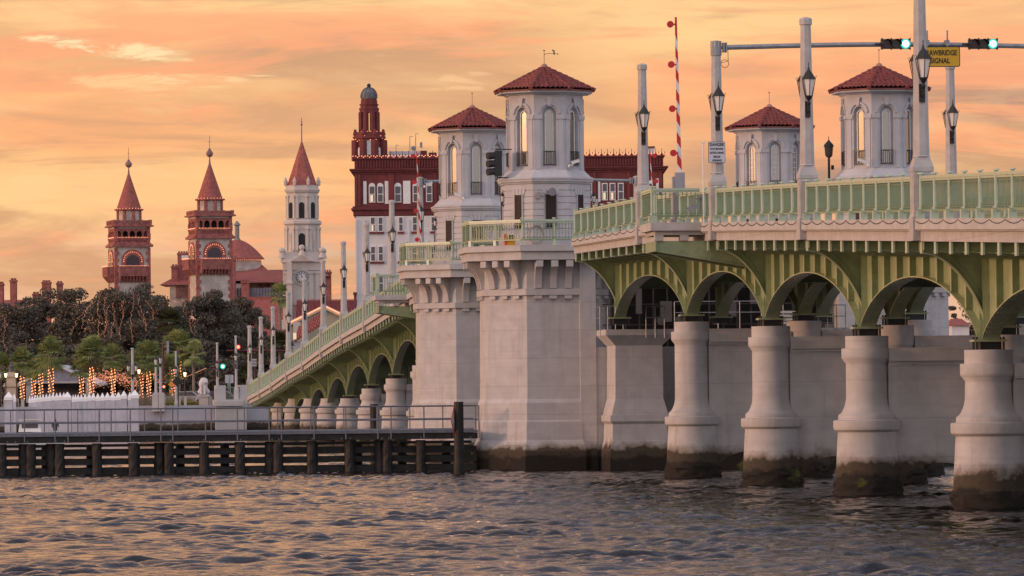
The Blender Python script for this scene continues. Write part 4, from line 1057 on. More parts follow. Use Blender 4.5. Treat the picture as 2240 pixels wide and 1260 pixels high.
def ground():
    mb = MB(); mb.box(-3000, 26.2, SEAW+.6, 9000, -3, GZ); mb.box(26.21, 41, S(24.6), 9000, -3, GZ-.01); mb.box(41.01, 3000, SEAW+25, 9000, -3, GZ)
    struct(mb.build('ground', mat('town ground', (.16,.15,.12), .95, var=.3, vscale=.2)))
    mb = MB(); mb.box(-2500, 2600, S(24.6)+4, S(24.6)+30, GZ+.004, GZ+.02); struct(mb.build('road', ASPH))
    mb = MB(); mb.box(-2500, 40.9, SEAW, SEAW+.58, -3, GZ+.12); tag(mb.build('seawall', mat('seawall concrete', (.46,.45,.50), .85, var=.08, vscale=.5, streaks=.3, tide=True)), 'pale grey concrete seawall along the shore behind the walkway', 'wall')
ground()
# ---- approach parapet and abutment block where the bridge meets the shore
SH = 450.0
def dpx(d): return d/F
def boxpx(mb, px0, px1, py0, py1, d, th=.5, gz=None):
    a = P(px0, (py0+py1)/2, d); b = P(px1, (py0+py1)/2, d); zt_ = P((px0+px1)/2, py0, d).z; zb_ = P((px0+px1)/2, py1, d).z if gz is None else gz
    mb.box(min(a.x,b.x), max(a.x,b.x), a.y, a.y+th, zb_, zt_)
WHC = mat('pale cast stone', (.50,.48,.49), .85, var=.06, vscale=.6, streaks=.2)
root = thing('abutment_parapet', 'pale stone parapet block with a railing where the bridge reaches the shore', 'parapet', tuple(P(505, 890, 446)))
mb = MB(); boxpx(mb, 472, 540, 874, 940, 446, 6); boxpx(mb, 474, 494, 843, 874, 447, 4); boxpx(mb, 512, 527, 858, 874, 447, 1); boxpx(mb, 525, 541, 842, 874, 447, 4); boxpx(mb, 470, 532, 878, 888, 445.7, .3)
mb.build('block', WHC, root)
mb = MB(); boxpx(mb, 494, 526, 846, 848.5, 447.5, .1); boxpx(mb, 494, 526, 872, 873.5, 447.5, .1)
for px in np.arange(495, 526, 3.2): boxpx(mb, px, px+.8, 848, 873, 447.55, .05)
mb.build('railing', RAILG, root)
# ---- white capped fender piles of the marina
WP = mat('white pile coating', (.52,.52,.60), .6, var=.10, vscale=1.5, streaks=.35)
WC = mat('white pile cap', (.92,.93,.97), .4, var=.01)
pl_ = [(65,866,5.2,455),(70.5,865,5.4,450),(76,864,5.6,446),(82,863,5.8,442),(88,862.5,6,438),(94.5,862,6.2,434),(101.5,861,6.6,430),(108.5,860.5,7,426),(116,859,7.4,422),(124,859,7.6,418),(131.5,858,7.8,414),(139.5,858,8,410),(147.5,857,16,404),
       (160,863,6,440),(165,862.5,6.4,437),(171,862,7,434),(178,862,7,431),(186,861.5,7.5,428),(195,860,8.5,424),(204,859,9,420),(214,860,9,416),(224,859,9.6,412),(235,858,10.5,408),(246.5,858.5,11,404),(259,857.5,12,400),(271,854.5,12.5,396),(284,857,8,392),(295,853,17,386),(19,857,17,392),(31,861,8,400)]
p0 = None
for i, (px, py, wpx, d) in enumerate(pl_):
    w_ = wpx*d/F*.5; q = P(px, py, d); h = q.z
    nm_ = 'wide' if wpx > 12 else 'narrow'
    root = thing('white_capped_pile', '%s white piling with pyramid cap, %s in the row counted from the %s' % (nm_, ORD[i % 14] if i < 28 else ORD[i-28], ['left end','middle gap','far left'][0 if i < 14 else (1 if i < 28 else 2)]), 'pile', (q.x, q.y, 0), 'white capped piles of the marina')
    root.rotation_euler[2] = -TH
    mb = MB(); hc = max(.42, w_*1.35); mb.box(-w_, w_, -w_, w_, -2, h-hc-.12); mb.build('shaft', WP, root, local=True)
    mb = MB(); ww = w_*1.10; a_ = h-hc; mb.box(-ww, ww, -ww, ww, a_-.24, a_); mb.taper(0,0,a_,h,ww,ww,.01,.01); mb.build('cap', WC, root, local=True)
# ---- boats with a person
def boat(px, py, d, L, label, stripe, cabin):
    q = P(px, py, d); root = thing('motor_boat', label, 'boat', (q.x, q.y, 0), None)
    mb = MB(); n = 10; pts = []
    for k in range(n+1):
        u = k/n; w_ = .95*(1-max(0,(u-.55)/.45)**2.2); x = q.x-L/2+L*u
        pts.append([(x, q.y-w_, .75+.25*u), (x, q.y+w_, .75+.25*u), (x, q.y+w_*.7, -.15), (x, q.y-w_*.7, -.15)])
    vs = [p for r_ in pts for p in r_]; fs = [(4*k+i, 4*k+(i+1) % 4, 4*k+4+(i+1) % 4, 4*k+4+i) for k in range(n) for i in range(4)]+[(0,1,2,3)]
    mb.add(vs, fs); mb.build('hull', WHITE, root)
    if stripe: mb = MB(); mb.box(q.x-L*.48, q.x+L*.3, q.y-1.0, q.y-.97, .45, .62); mb.build('stripe', mat('orange stripe', (.75,.14,.03), .5), root)
    if cabin:
        mb = MB(); mb.taper(q.x-.3, q.y, .9, 1.75, .85, .6, .7, .5); mb.box(q.x-1.1, q.x+.6, q.y-.65, q.y+.65, 1.752, 1.82); mb.build('cabin', WHITE, root)
        mb = MB(); mb.box(q.x-.9, q.x+.3, q.y-.62, q.y-.60, 1.2, 1.6); mb.build('cabin_window', DGLASS, root)
    return q
q = boat(74, 932, 372, 4.6, 'small white boat with a low cabin behind the walkway rail', False, True)
boat(2, 934, 340, 6.0, 'white boat with an orange stripe at the left photo edge', True, False)
def skin_person(q, label, h=1.7, cloth=(.05,.05,.055), sit=False):
    V = [(0,0,.92),(0,0,1.15),(0,0,1.42),(0,0,1.52),(0,-.01,1.62),(0,-.01,1.70),(-.19,0,1.40),(-.25,-.12,1.15),(-.20,-.32,1.05),(.19,0,1.40),(.25,-.10,1.14),(.18,-.30,1.08),(-.10,0,.86),(-.12,-.02,.48),(-.12,0,.06),(-.12,-.12,.03),(.10,0,.86),(.12,.02,.48),(.12,.04,.06),(.12,-.10,.03)]
    E = [(0,1),(1,2),(2,3),(3,4),(4,5),(2,6),(6,7),(7,8),(2,9),(9,10),(10,11),(0,12),(12,13),(13,14),(14,15),(0,16),(16,17),(17,18),(18,19)]
    R = [.15,.15,.16,.06,.10,.09,.07,.05,.04,.07,.05,.04,.09,.06,.045,.04,.09,.06,.045,.04]
    me = bpy.data.meshes.new('person'); me.from_pydata(V, E, []); o = bpy.data.objects.new('person', me); COL.objects.link(o)
    md = o.modifiers.new('skin', 'SKIN'); 
    for i, r_ in enumerate(R): me.skin_vertices[0].data[i].radius = (r_, r_*.8)
    me.skin_vertices[0].data[0].use_root = True
    o.modifiers.new('sub', 'SUBSURF').levels = 1
    dg = bpy.context.evaluated_depsgraph_get(); dg.update(); m2 = bpy.data.meshes.new_from_object(o.evaluated_get(dg)); o.modifiers.clear(); o.data = m2
    m2.materials.clear(); m2.materials.append(mat('clothes', cloth, .8)); o.location = q
    tag(o, label, 'person'); return o
skin_person((q.x+1.6, q.y, .15), 'person in dark clothes standing in the small white boat')
# ---- trees
def leafmat(name, a, b):
    m = bpy.data.materials.new(name); m.use_nodes = True; k = NT(m.node_tree); bs = k.n['Principled BSDF']
    pos = k.n.new('ShaderNodeNewGeometry').outputs['Position']
    rnd = k.n.new('ShaderNodeNewGeometry').outputs['Random Per Island']
    c = k.mix(k.m('ADD', k.m('MULTIPLY', rnd, .6), k.m('MULTIPLY', k.noise(pos, .5, 3), .5)), a, b)
    k.l.new(c, bs.inputs['Base Color']); bs.inputs['Roughness'].default_value = .75; bs.inputs['Specular IOR Level'].default_value = .05; return m
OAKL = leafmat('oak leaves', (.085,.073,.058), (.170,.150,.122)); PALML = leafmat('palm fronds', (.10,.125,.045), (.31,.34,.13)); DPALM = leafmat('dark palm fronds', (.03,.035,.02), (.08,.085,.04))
BARK = mat('bark', (.13,.10,.085), .95, var=.3, vscale=3); PBARK = mat('palm trunk bark', (.24,.19,.16), .95, var=.3, vscale=6, bump=.5)
def leaf_mesh(C, size, name, m, parent):
    n = len(C); r = rng
    a = r.normal(size=(n,3)); a /= np.linalg.norm(a, axis=1)[:,None]; b = r.normal(size=(n,3)); b -= (a*b).sum(1)[:,None]*a; b /= np.linalg.norm(b, axis=1)[:,None]
    s = size*r.uniform(.6, 1.4, (n,1)); a = a*s; b = b*s*.6
    V = np.stack([C-a, C+b*.9, C+a, C-b*.9], 1).reshape(-1,3)
    me = bpy.data.meshes.new(name); me.vertices.add(4*n); me.vertices.foreach_set('co', V.astype(np.float32).ravel())
    me.loops.add(4*n); me.loops.foreach_set('vertex_index', np.arange(4*n, dtype=np.int32)); me.polygons.add(n)
    me.polygons.foreach_set('loop_start', np.arange(0,4*n,4,dtype=np.int32)); me.polygons.foreach_set('loop_total', np.full(n,4,dtype=np.int32)); me.update(calc_edges=True)
    me.materials.append(m); o = bpy.data.objects.new(name, me); COL.objects.link(o); o.parent = parent; return o
def oak(px, top, rpx, d, label, n=9000, lf=.16, m=None):
    q = P(px, top, d); R = rpx*d/F; H = q.z; g = GZ
    root = thing('oak_tree', label, 'tree', (q.x, q.y, g), 'dark live oaks of the plaza')
    nb = 60; cs = []; n = int(n*2.8)
    for i in range(nb):
        a = rng.uniform(0, 2*PI); rr = R*math.sqrt(rng.uniform(0, 1))*.95; zf = rng.uniform(.0, 1.0)**.8
        lim = max(.0, 1-(rr/R)**2.4)**.6; br = R*rng.uniform(.16,.30)
        cs.append((rr*math.cos(a), rr*math.sin(a)*.8, (H-g)*((.18+.82*(.55+.45*zf)*lim) if i%3 else (.1+.6*zf*lim))-br*.65, br))
    C = []
    for (x, y, z, br) in cs:
        k = int(n/nb); v = rng.normal(size=(k,3)); v /= np.linalg.norm(v, axis=1)[:,None]
        rad = br*(rng.uniform(.35, 1.08, k))[:,None]; C.append(v*rad*np.array([1.15,1.1,.72])+np.array([x,y,z]))
    C = np.concatenate(C); leaf_mesh(C, lf, 'crown', m or OAKL, root)
    mb = MB(); hh = (H-g)*.38; mb.cyl((0,0,-.3),(0,0,hh), .55, .42, 9)
    for (x, y, z, br) in cs[:9]: mb.cyl((0,0,hh-.1),(x*.55,y*.55,hh+(z-hh)*.55), .28,.18,6); mb.cyl((x*.55,y*.55,hh+(z-hh)*.55),(x,y,z), .18,.08,6)
    mb.build('trunk', BARK, root, local=True); return root, cs, R, H-g
oaks = [(28,632,78,590,'live oak at the left photo edge'),(108,622,80,600,'live oak behind the chimneys, left of the palms'),(190,604,92,575,'large live oak below the left red tower'),(268,604,95,560,'largest live oak in the middle with hanging light strings'),
        (352,622,85,570,'live oak left of the dark palm'),(455,622,82,585,'live oak below the second red tower'),(532,638,75,600,'dark live oak right of the second red tower'),(590,735,48,560,'small dark tree just left of the church'),
        (425,738,80,545,'low dark live oak behind the lion statue'),(505,768,62,530,'low dark oak behind the red signal'),(60,735,95,560,'low dark oak behind the left palms'),(180,735,100,548,'low dark oak behind the market roof'),(315,745,90,545,'low dark oak behind the street lanterns'),(648,800,40,520,'small tree below the church behind the railing')]
oaks += [(68,640,60,606,'rounded oak crown between the left edge and the chimneys'),(150,622,66,596,'oak crown left of the left red tower'),(318,616,66,588,'oak crown between the two red towers'),(402,636,62,582,'oak crown in front of the right red tower'),(492,640,60,596,'oak crown at the right foot of the right red tower'),(560,668,50,590,'oak crown sloping down toward the church')]
for (px, top, r_, d, lab) in oaks: oak(px, top, r_, d, lab, 9500 if r_ > 70 else 5500)
src_oak = [o for o in bpy.data.objects if o.name.startswith('oak_tree')][3]
for i, (x, y) in enumerate([(-62,590),(-85,610),(-40,585),(-110,600),(-140,620),(-175,600),(110,640),(140,660),(175,640),(215,660)]): dup(src_oak, (x, y, GZ), 'oak on the shore outside the frame, '+ORD[i]+' of those beyond the photo edges', rz=i*1.3)
def hang_lights(pts, label, m, r=.05, grp='fairy light strings in the trees'):
    mb = MB()
    for p_ in pts: mb.dot(p_, r)
    return tag(mb.build('fairy_lights', m), label, 'string lights', grp)
# strings that run down the big oak
str_px = [(208,640,178,720),(205,660,150,735),(222,632,212,730),(232,650,228,738),(240,668,226,735),(250,662,245,740),(269,660,263,745),(290,640,288,752),(268,655,265,700),(300,645,317,715),(303,680,322,725),(322,660,340,700),(360,655,398,662),(400,660,405,690),(418,680,417,730),(425,690,424,733),(42,675,75,665),(100,650,150,665),(60,745,78,742),(5,690,12,770)]
for i, (a, b, c, e) in enumerate(str_px):
    pts = []
    n = int(math.hypot(c-a, e-b)/2.6)
    for k in range(n):
        u_ = k/n; pts.append(tuple(P(a+(c-a)*u_**.8+3*math.sin(u_*7+i)+rng.normal(0,1.3), b+(e-b)*u_, 543+rng.normal(0,.5))))
    hang_lights(pts, 'string of warm fairy lights running down the dark oak crowns, '+(ORD+['fifteenth','sixteenth','seventeenth','eighteenth','nineteenth','twentieth'])[i]+' of them', BULB2, .026)
pts = [tuple(P(rng.uniform(0,450), rng.uniform(650,760), 542)) for _ in range(80)]
o_ = hang_lights(pts, 'loose warm fairy lights scattered over the oak crowns', BULB2, .028); o_['kind'] = 'stuff'
pts = []
for k in range(620):
    x_ = rng.uniform(190, 300); mid = 832-10*math.cos((x_-240)/25); pts.append(tuple(P(x_, mid+rng.normal(0,9), 505+rng.normal(0,2))))
hang_lights(pts, 'dense net of warm fairy lights between the palms and street posts', BULB2, .034)['kind'] = 'stuff'
pts = [tuple(P(x_, 824+8*math.sin(x_/9)+rng.normal(0,7), 505)) for x_ in rng.uniform(300,400,150)]+[tuple(P(400+k*2, 828-k*.9, 505)) for k in range(26)]
hang_lights(pts, 'warm fairy lights strung right of the double lamp post', BULB2, .034)
# ---- palms
def palm(px, ct, cb, d, label, rpx=38, m=None, lights=None, trunk_bottom=885, trw=6.5, n=50, grp='sabal palms on the waterfront'):
    """ct: crown top px; cb: crown centre px"""
    cb = cb+6 if trunk_bottom == 885 and cb > 740 else cb
    q = P(px, cb, d); R = 1.24*rpx*d/F; g = min(GZ, q.z-1); root = thing('palm_tree', label, 'palm tree', (q.x, q.y, g), grp)
    hc = q.z-g; tr = trw*d/F/2; up_ = (cb-ct)/rpx
    mb = MB(); mb.lathe([(tr*1.25,-.4),(tr*1.05,.5)]+[(tr*(1+.10*math.sin(k*2.3)), .5+(hc-.5)*k/10) for k in range(1,10)]+[(tr*1.5,hc-.45),(tr*1.3,hc-.05)], 9); mb.build('trunk', PBARK, root, local=True)
    V = []; Fc = []
    for i in range(n):
        a = rng.uniform(0, 2*PI); e0 = rng.uniform(-.75, 1.45); L = R*rng.uniform(.75, 1.05)
        stem = L*.50; dr = Vector((math.cos(a)*math.cos(e0), math.sin(a)*math.cos(e0), math.sin(e0)*up_)); base = Vector((0,0,hc-.1)); hub = base+dr*stem
        fs_ = len(V); V += [base+Vector((.02,0,0)), base-Vector((.02,0,0)), hub-Vector((.015,0,0)), hub+Vector((.015,0,0))]; Fc.append((fs_,fs_+1,fs_+2,fs_+3))
        side_ = dr.cross(Vector((0,0,1))); side_ = side_.normalized() if side_.length > .1 else Vector((1,0,0)); nrm = side_.cross(dr).normalized()
        for k in range(15):          # fan of leaflets
            b_ = (k-7)/7*1.75; ld = (dr*math.cos(b_)+side_*math.sin(b_)).normalized(); ll = L*.60*(1-.22*abs(k-7)/7)*rng.uniform(.85,1.1)
            tip = hub+ld*ll-Vector((0,0,1))*ll*.30-nrm*.0; midp = hub+ld*ll*.55; wv = ld.cross(nrm)*.055*(R/1.9)
            fs_ = len(V); V += [hub, midp+wv, tip, midp-wv]; Fc.append((fs_,fs_+1,fs_+2,fs_+3))
    me = bpy.data.meshes.new('crown'); me.from_pydata([tuple(v_) for v_ in V], [], Fc); me.materials.append(m or PALML); o = bpy.data.objects.new('crown', me); COL.objects.link(o); o.parent = root
    if lights:
        pts = []; y0_, y1_ = lights; z0_ = P(px, y1_, d).z; z1_ = P(px, y0_, d).z; n_ = int((y1_-y0_)/1.55); nt = n_/6.5
        for k in range(n_):
            a = 2*PI*nt*k/n_*1.55; pts.append((q.x+(tr+.06)*math.cos(a), q.y+(tr+.06)*math.sin(a), z0_+(z1_-z0_)*k/n_))
        hang_lights(pts, 'warm lights wound round the trunk of the '+' '.join(label.split()[:8]), BULB, .062, 'light strings wound round palm trunks')
    return root
palm(0, 768, 797, 500, 'palm at the left photo edge', 32)
palm(48, 752, 783, 503, 'small palm right of the monument', 30, lights=(822,872))
palm(73, 775, 800, 515, 'short palm crowded behind the tall palm', 26, lights=(828,866))
palm(89, 770, 798, 510, 'palm tucked left behind the tall leaning palm', 28, lights=(815,864))
palm(111, 731, 771, 497, 'tall palm left of the market gable', 38, lights=(795,860), trw=9)
palm(178, 775, 800, 512, 'half hidden palm in front of the market gable', 26, lights=(822,862))
palm(200, 728, 768, 500, 'tall bushy palm right of the market gable', 40, lights=(803,862))
palm(247, 745, 775, 498, 'round headed palm beside the tall post', 30, lights=(805,862))
palm(308, 755, 790, 508, 'palm right of the tall post', 32, lights=(812,875))
palm(325, 738, 775, 500, 'broad palm behind the double lamp post', 38, lights=(812,872))
palm(380, 765, 800, 500, 'palm behind the dark diamond sign', 26, lights=(808,880))
palm(391, 717, 752, 512, 'tall palm behind the street signal', 42, lights=(786,825))
palm(423, 740, 768, 492, 'palm with grey bare trunk left of the lion', 34, n=34)
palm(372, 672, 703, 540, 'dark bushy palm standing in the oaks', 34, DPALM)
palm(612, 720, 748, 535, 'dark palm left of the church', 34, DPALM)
palm(612, 610, 645, 640, 'bright palm beside the church tower', 26, PALML, n=30)
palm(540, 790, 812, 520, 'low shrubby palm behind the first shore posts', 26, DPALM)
mb = MB()
for k in range(900):
    x_ = rng.uniform(-4, 4.6); hgt = rng.uniform(.5, 1.3)*math.cos(x_/6); y_ = rng.uniform(-.8,.8); mb.add([(x_-.03,y_,0),(x_+.03,y_,0),(x_+rng.normal(0,.3),y_,hgt*1.3)], [(0,1,2)])
q = P(318, 885, 462); mb.v = [(a+q.x, b+q.y, c+GZ) for a,b,c in mb.v]; tag(mb.build('ornamental_grass', mat('dry grass', (.26,.20,.13), .9)), 'tuft of dry ornamental grass beside the double lamp post', 'grass clump')
mb = MB()
for k in range(2500):
    x_ = rng.uniform(0, 1); p_ = P(360+110*x_, 885, 458); a = rng.uniform(0,6.28); z_ = GZ+.12+rng.uniform(0,.28); y_ = p_.y+rng.uniform(-.5,.5); mb.add([(p_.x,y_,z_),(p_.x+.1*math.cos(a),y_+.1*math.sin(a),z_),(p_.x+.05,y_,z_+.12)],[(0,1,2)])
tag(mb.build('low_hedge', leafmat('hedge leaves', (.12,.13,.03), (.30,.28,.08))), 'low yellow green hedge on top of the seawall by the lion', 'hedge')
# ---- market pavilion
def facade_frame(px, d): q = P(px, 880, d); return q
FYAW = -TH
class Fac:
    """local frame facing the viewer: x right, y back, z up; metres from photo pixels at one distance"""
    def __init__(s, name, label, cat, px, d, group=None, yaw=0.0):
        s.d = d; s.px = px; s.q = P(px, 880, d); s.root = thing(name, label, cat, (s.q.x, s.q.y, GZ), group, -TH+yaw); s.k = d/F
    def x(s, px): return (px-s.px)*s.k
    def z(s, py): return HC + (HORIZON-(py+ROLL*(s.px-1120)))*s.k - GZ
    def box(s, mb, x0, x1, y0, y1, yy0, yy1): mb.box(s.x(x0), s.x(x1), yy0, yy1, s.z(max(y0,y1)), s.z(min(y0,y1))); return mb
    def done(s, mb, name, m, parent=None, smooth=False): return mb.build(name, m, parent or s.root, smooth, local=True)
f = Fac('market_pavilion', 'open market pavilion with grey shingled gable behind the white piles', 'pavilion', 128, 530)
mb = MB(); pts = [(f.x(52), f.z(836)), (f.x(128), f.z(800)), (f.x(206), f.z(836))]
mb.prism(pts, .3, .5, 'y'); f.done(mb, 'gable', mat('grey shingles', (.24,.24,.30), .9, var=.25, vscale=6))
mb = MB(); a = (f.x(40), f.z(836)); b = (f.x(128), f.z(797)); c = (f.x(216), f.z(838))
for p_, q_ in ((a,b),(b,c)): mb.strip([(p_[0],0,p_[1]-.25),(q_[0],0,q_[1]-.25)], [(p_[0],0,p_[1]),(q_[0],0,q_[1])], (0,12,0))
f.done(mb, 'roof', mat('weathered white trim', (.58,.58,.63), .8))
mb = MB(); f.box(mb, 56, 68, 838, 880, .4, 1.4); f.box(mb, 187, 199, 838, 880, .4, 1.4); f.box(mb, 52, 204, 834, 838.5, .2, .6); build_each(mb, 'pillar', mat('coquina pillar', (.38,.36,.37), .9, streaks=.4), f.root, True)
mb = MB(); f.box(mb, 62, 195, 838, 880, 7, 7.3); f.done(mb, 'rear_wall', mat('dark mottled wall', (.13,.12,.14), .9, var=.4, vscale=.8))  # dark wall colour with strong random mottling
# ---- cream monument with two lanterns
f = Fac('stone_monument', 'cream stone monument pedestal with a small figure at the left edge', 'monument', 23, 478)
mb = MB(); f.box(mb, 11, 36, 847, 885, 0, 1.1); f.box(mb, 7, 40, 842, 846, -.15, 1.25); f.box(mb, 9, 38, 838, 841.9, -.08, 1.18); f.box(mb, 14, 33, 825, 837.9, .1, 1.0); f.box(mb, 11, 35, 820, 824.9, 0, 1.1); f.box(mb, 14, 32, 814, 819.9, .1, 1); f.box(mb, 8, 39, 872, 890, -.1, 1.2)
f.done(mb, 'pedestal', mat('cream stone', (.55,.44,.33), .85, var=.08, streaks=.2))
mb = MB(); mb.lathe([(.25,f.z(813.9)),(.22,f.z(806)),(.28,f.z(801)),(.12,f.z(797)),(.13,f.z(794)),(.02,f.z(791))], 10, f.x(24), .5); f.done(mb, 'figure', mat('bronze', (.10,.10,.11), .5), None, True)
def street_lantern(px, py, d, label, lit=True, hpx=9, pole=True):
    f = Fac('street_lantern', label, 'street lamp', px, d, 'street lanterns near the plaza'); k = f.k; h = hpx*k
    zc_ = f.z(py)
    if pole: mb = MB(); mb.cyl((0,0,0),(0,0,zc_-h*.6), .07, .05, 7); mb.cyl((0,0,0),(0,0,.6), .14, .09, 7); f.done(mb, 'pole', DARK)
    mb = MB(); mb.lathe([(h*.22,zc_-h*.6),(h*.36,zc_+h*.35)], 8); f.done(mb, 'globe', GLOWL if lit else LAMPG)
    mb = MB(); mb.lathe([(h*.40,zc_+h*.352),(h*.30,zc_+h*.55),(h*.05,zc_+h*.75),(h*.02,zc_+h)], 8); f.done(mb, 'lamp_roof', DARK if lit else GALV)
for px, py, lab in ((13,820,'lit street lantern on the left of the monument'),(36.5,820,'lit street lantern in front of the monument right side'),(304.5,812,'lit street lantern just right of the tall post'),(405,818,'lit street lantern left of the bare palm trunk'),
                    (0,821,'unlit street lantern at the left photo edge')): street_lantern(px, py, 470, lab, 'unlit' not in lab)
# ---- shore posts
def shore_post(px, top, base, d, label, lan, wpx=4.2, twin=False):
    f = Fac('shore_lamp_post', label, 'lamp post', px, d, 'pale lamp posts on the shore'); k = f.k; w_ = wpx*k/2
    mb = MB(); mb.lathe([(w_*1.15,f.z(base)),(w_*1.1,f.z(base)+.1),(w_*.8,f.z(top)-.15),(w_*1.1,f.z(top)-.14),(w_*1.1,f.z(top))], 8, 0, 0, PI/8); f.done(mb, 'shaft', WHC)
    mb = MB(); b_ = w_*1.7; mb.box(-b_, b_, -b_, b_, -1.0, f.z(base)-.25); mb.taper(0,0,f.z(base)-.25,f.z(base),b_,b_,w_*1.1,w_*1.1); f.done(mb, 'pedestal', WHC)
    for dx, ly in lan:
        fr, gl = MB(), MB(); lantern_bm(fr, gl, dx*k, -.35, f.z(ly), 1.05); fr.cyl((dx*k,-.35,f.z(ly)-.5),(0,-.05,f.z(ly)-.75),.05); fr.cb(0,-.2,f.z(ly)-.75,.14,.25,.45)
        l = f.done(fr, 'lantern', DARK); f.done(gl, 'lantern_glass', LAMPG, l)
shore_post(290.5, 761, 872, 452, 'tall pale shore post beside the wide white pile', [(-8.5,806),(8.5,806)], 6.5)
shore_post(385.5, 768, 876, 448, 'pale shore post behind the dark diamond sign', [(0,812)], 5)
shore_post(476, 749, 845, 448, 'pale post at the left end of the bridge parapet', [(0,800)], 5.6)
shore_post(517, 734, 846, 447, 'pale post on the bridge parapet in front of the red signal', [(0,783)], 5.6)
f = Fac('double_lamp_post', 'pair of short pale posts with lanterns on a shared pedestal', 'lamp post', 345, 446)
mb = MB(); f.box(mb, 333, 346, 862, 900, -.2, .8); f.box(mb, 347, 360, 862, 900, -.2, .8); f.box(mb, 335, 358, 859, 861.9, -.1, .7); f.done(mb, 'pedestal', WHC)
for px in (341, 351):
    mb = MB(); mb.lathe([(.13,f.z(859)),(.10,f.z(803))], 8, f.x(px), .3); f.done(mb, 'shaft', WHC)
    fr, gl = MB(), MB(); lantern_bm(fr, gl, f.x(px), .3, f.z(789 if px > 345 else 792), 1.15); l = f.done(fr, 'lantern', DARK); f.done(gl, 'lantern_glass', LAMPG, l)
# ---- lion statue
f = Fac('lion_statue', 'white marble lion statue sitting on its pedestal by the bridge', 'statue', 445, 452)
mb = MB(); k = f.k; LM = mat('white marble', (.62,.60,.63), .6, var=.1, vscale=3)
for (x, y, zpy, a, b, c) in ((0,.35,851,.42,.6,.42),(.02,.12,843,.36,.42,.50),(.06,-.08,834.5,.40,.36,.36),(.22,-.28,836,.16,.20,.15),(-.12,-.15,840,.30,.3,.42),(-.18,-.3,855,.11,.12,.50),(.14,-.3,855,.11,.12,.50),(-.32,.55,857,.24,.34,.26),(.34,.55,857,.24,.34,.26),(-.18,-.42,862,.13,.2,.08),(.14,-.42,862,.13,.2,.08),(-.14,-.02,828.5,.07,.05,.09),(.18,-.02,828.5,.07,.05,.09)):
    mb.ball((x, y, f.z(zpy)), 1.0, 14, 8, (a, b, c))
lion = f.done(mb, 'lion', LM)
rm = lion.modifiers.new('remesh', 'REMESH'); rm.mode = 'VOXEL'; rm.voxel_size = .045; rm.use_smooth_shade = True
mb = MB(); f.box(mb, 436, 457, 862.5, 864.5, -.45, .9); f.box(mb, 432, 459, 864.6, 868, -.6, 1.1); f.box(mb, 436, 456, 868.1, 890, -.5, 1.0); f.box(mb, 456, 463, 868.1, 890, -.3, .8); f.done(mb, 'pedestal', WHC)
# ---- street furniture seen small on the shore
def small_post(px, top, bot, d, label, wpx, name='bollard', cat='bollard', m=WHC, grp='pale bollards on the seawall'):
    f = Fac(name, label, cat, px, d, grp); mb = MB(); w_ = wpx*f.k/2; mb.box(-w_, w_, -w_, w_, 0, f.z(top)-.12); mb.box(-w_*1.25, w_*1.25, -w_*1.25, w_*1.25, f.z(top)-.118, f.z(top)); f.done(mb, 'post', m)
small_post(405.5, 867, 888, 449, 'pale bollard between the dark sign and the lion', 5.5); small_post(50, 874, 888, 455, 'pale bollard between the far left pile and the pile row', 6); small_post(393, 868, 888, 450, 'pale bollard beside the diamond sign pole', 4)
f = Fac('signal_post', 'dark red signal post with black vertical signal above the plaza', 'traffic light', 358, 480)
mb = MB(); mb.cyl((0,0,0),(0,0,f.z(752)), .11, .09, 9); mb.cyl((0,0,f.z(765)),(f.x(368),0,f.z(758)), .08, n=8); f.done(mb, 'pole', mat('dark red paint', (.09,.015,.018), .5))
mb = MB(); f.box(mb, 366, 371, 746, 773, -.2, .2); f.done(mb, 'backplate', GALV)
mb = MB()
for py in (751, 760, 769): mb.cyl((f.x(371),0,f.z(py)),(f.x(379),0,f.z(py)-.05), .17, .18, 10)
f.done(mb, 'visors', DARK)
mb = MB(); mb.cyl((f.x(359),-.25,f.z(846)),(f.x(359),-.2,f.z(846)), .12, n=12); f.done(mb, 'lit_lens', REDL)
mb = MB(); f.box(mb, 355, 363, 838, 856, -.19, .1); f.done(mb, 'pedestrian_signal', DARK)
f = Fac('shore_mast_arm', 'dark red mast arm with a glowing red signal near the shore', 'traffic light', 521, 470)
mb = MB(); mb.cyl((f.x(496),0,f.z(767)),(f.x(628),0,f.z(768)), .09, n=8); mb.cyl((f.x(628),0,0),(f.x(628),0,f.z(764)), .12, n=8); f.done(mb, 'arm', mat('dark red paint', (.09,.015,.018), .5))
mb = MB(); f.box(mb, 515, 527, 752, 768, -.3, -.12); f.done(mb, 'housing', mat('dark red housing', (.10,.012,.012), .6))
mb = MB(); mb.cyl((f.x(522.5),-.34,f.z(759)),(f.x(522.5),-.305,f.z(759)), .16, n=14); f.done(mb, 'lit_lens', REDL)
mb = MB(); mb.lathe([(.16,0),(.26,.0),(.26,.03),(.16,.03)], 14, 0, 0, caps=False); mb.v = [(a+f.x(522.5), -.32-c, b+f.z(759)) for a,b,c in mb.v]; f.done(mb, 'lens_ring', RED)
f = Fac('shore_green_signal', 'small green signal hanging from a cable left of the parapet post', 'traffic light', 488, 470)
mb = MB(); mb.cyl((f.x(480),0,f.z(792)),(f.x(560),0,f.z(795)), .03, n=5); mb.cyl((0,0,f.z(792)),(0,0,f.z(797)), .04, n=5); f.done(mb, 'span_wire', DARK)
mb = MB(); mb.ball((0,0,f.z(789)), .16, 10, 6); mb.cb(0,.12,f.z(800),.42,.2,.5); f.done(mb, 'housing', DARK)
mb = MB(); mb.cyl((0,-.03,f.z(801.5)),(0,.015,f.z(801.5)), .25, n=14); f.done(mb, 'lit_lens', GRN); mb = MB(); mb.cyl((0,-.06,f.z(801.5)),(0,-.032,f.z(801.5)), .15, n=14); f.done(mb, 'lens_core', CORE)
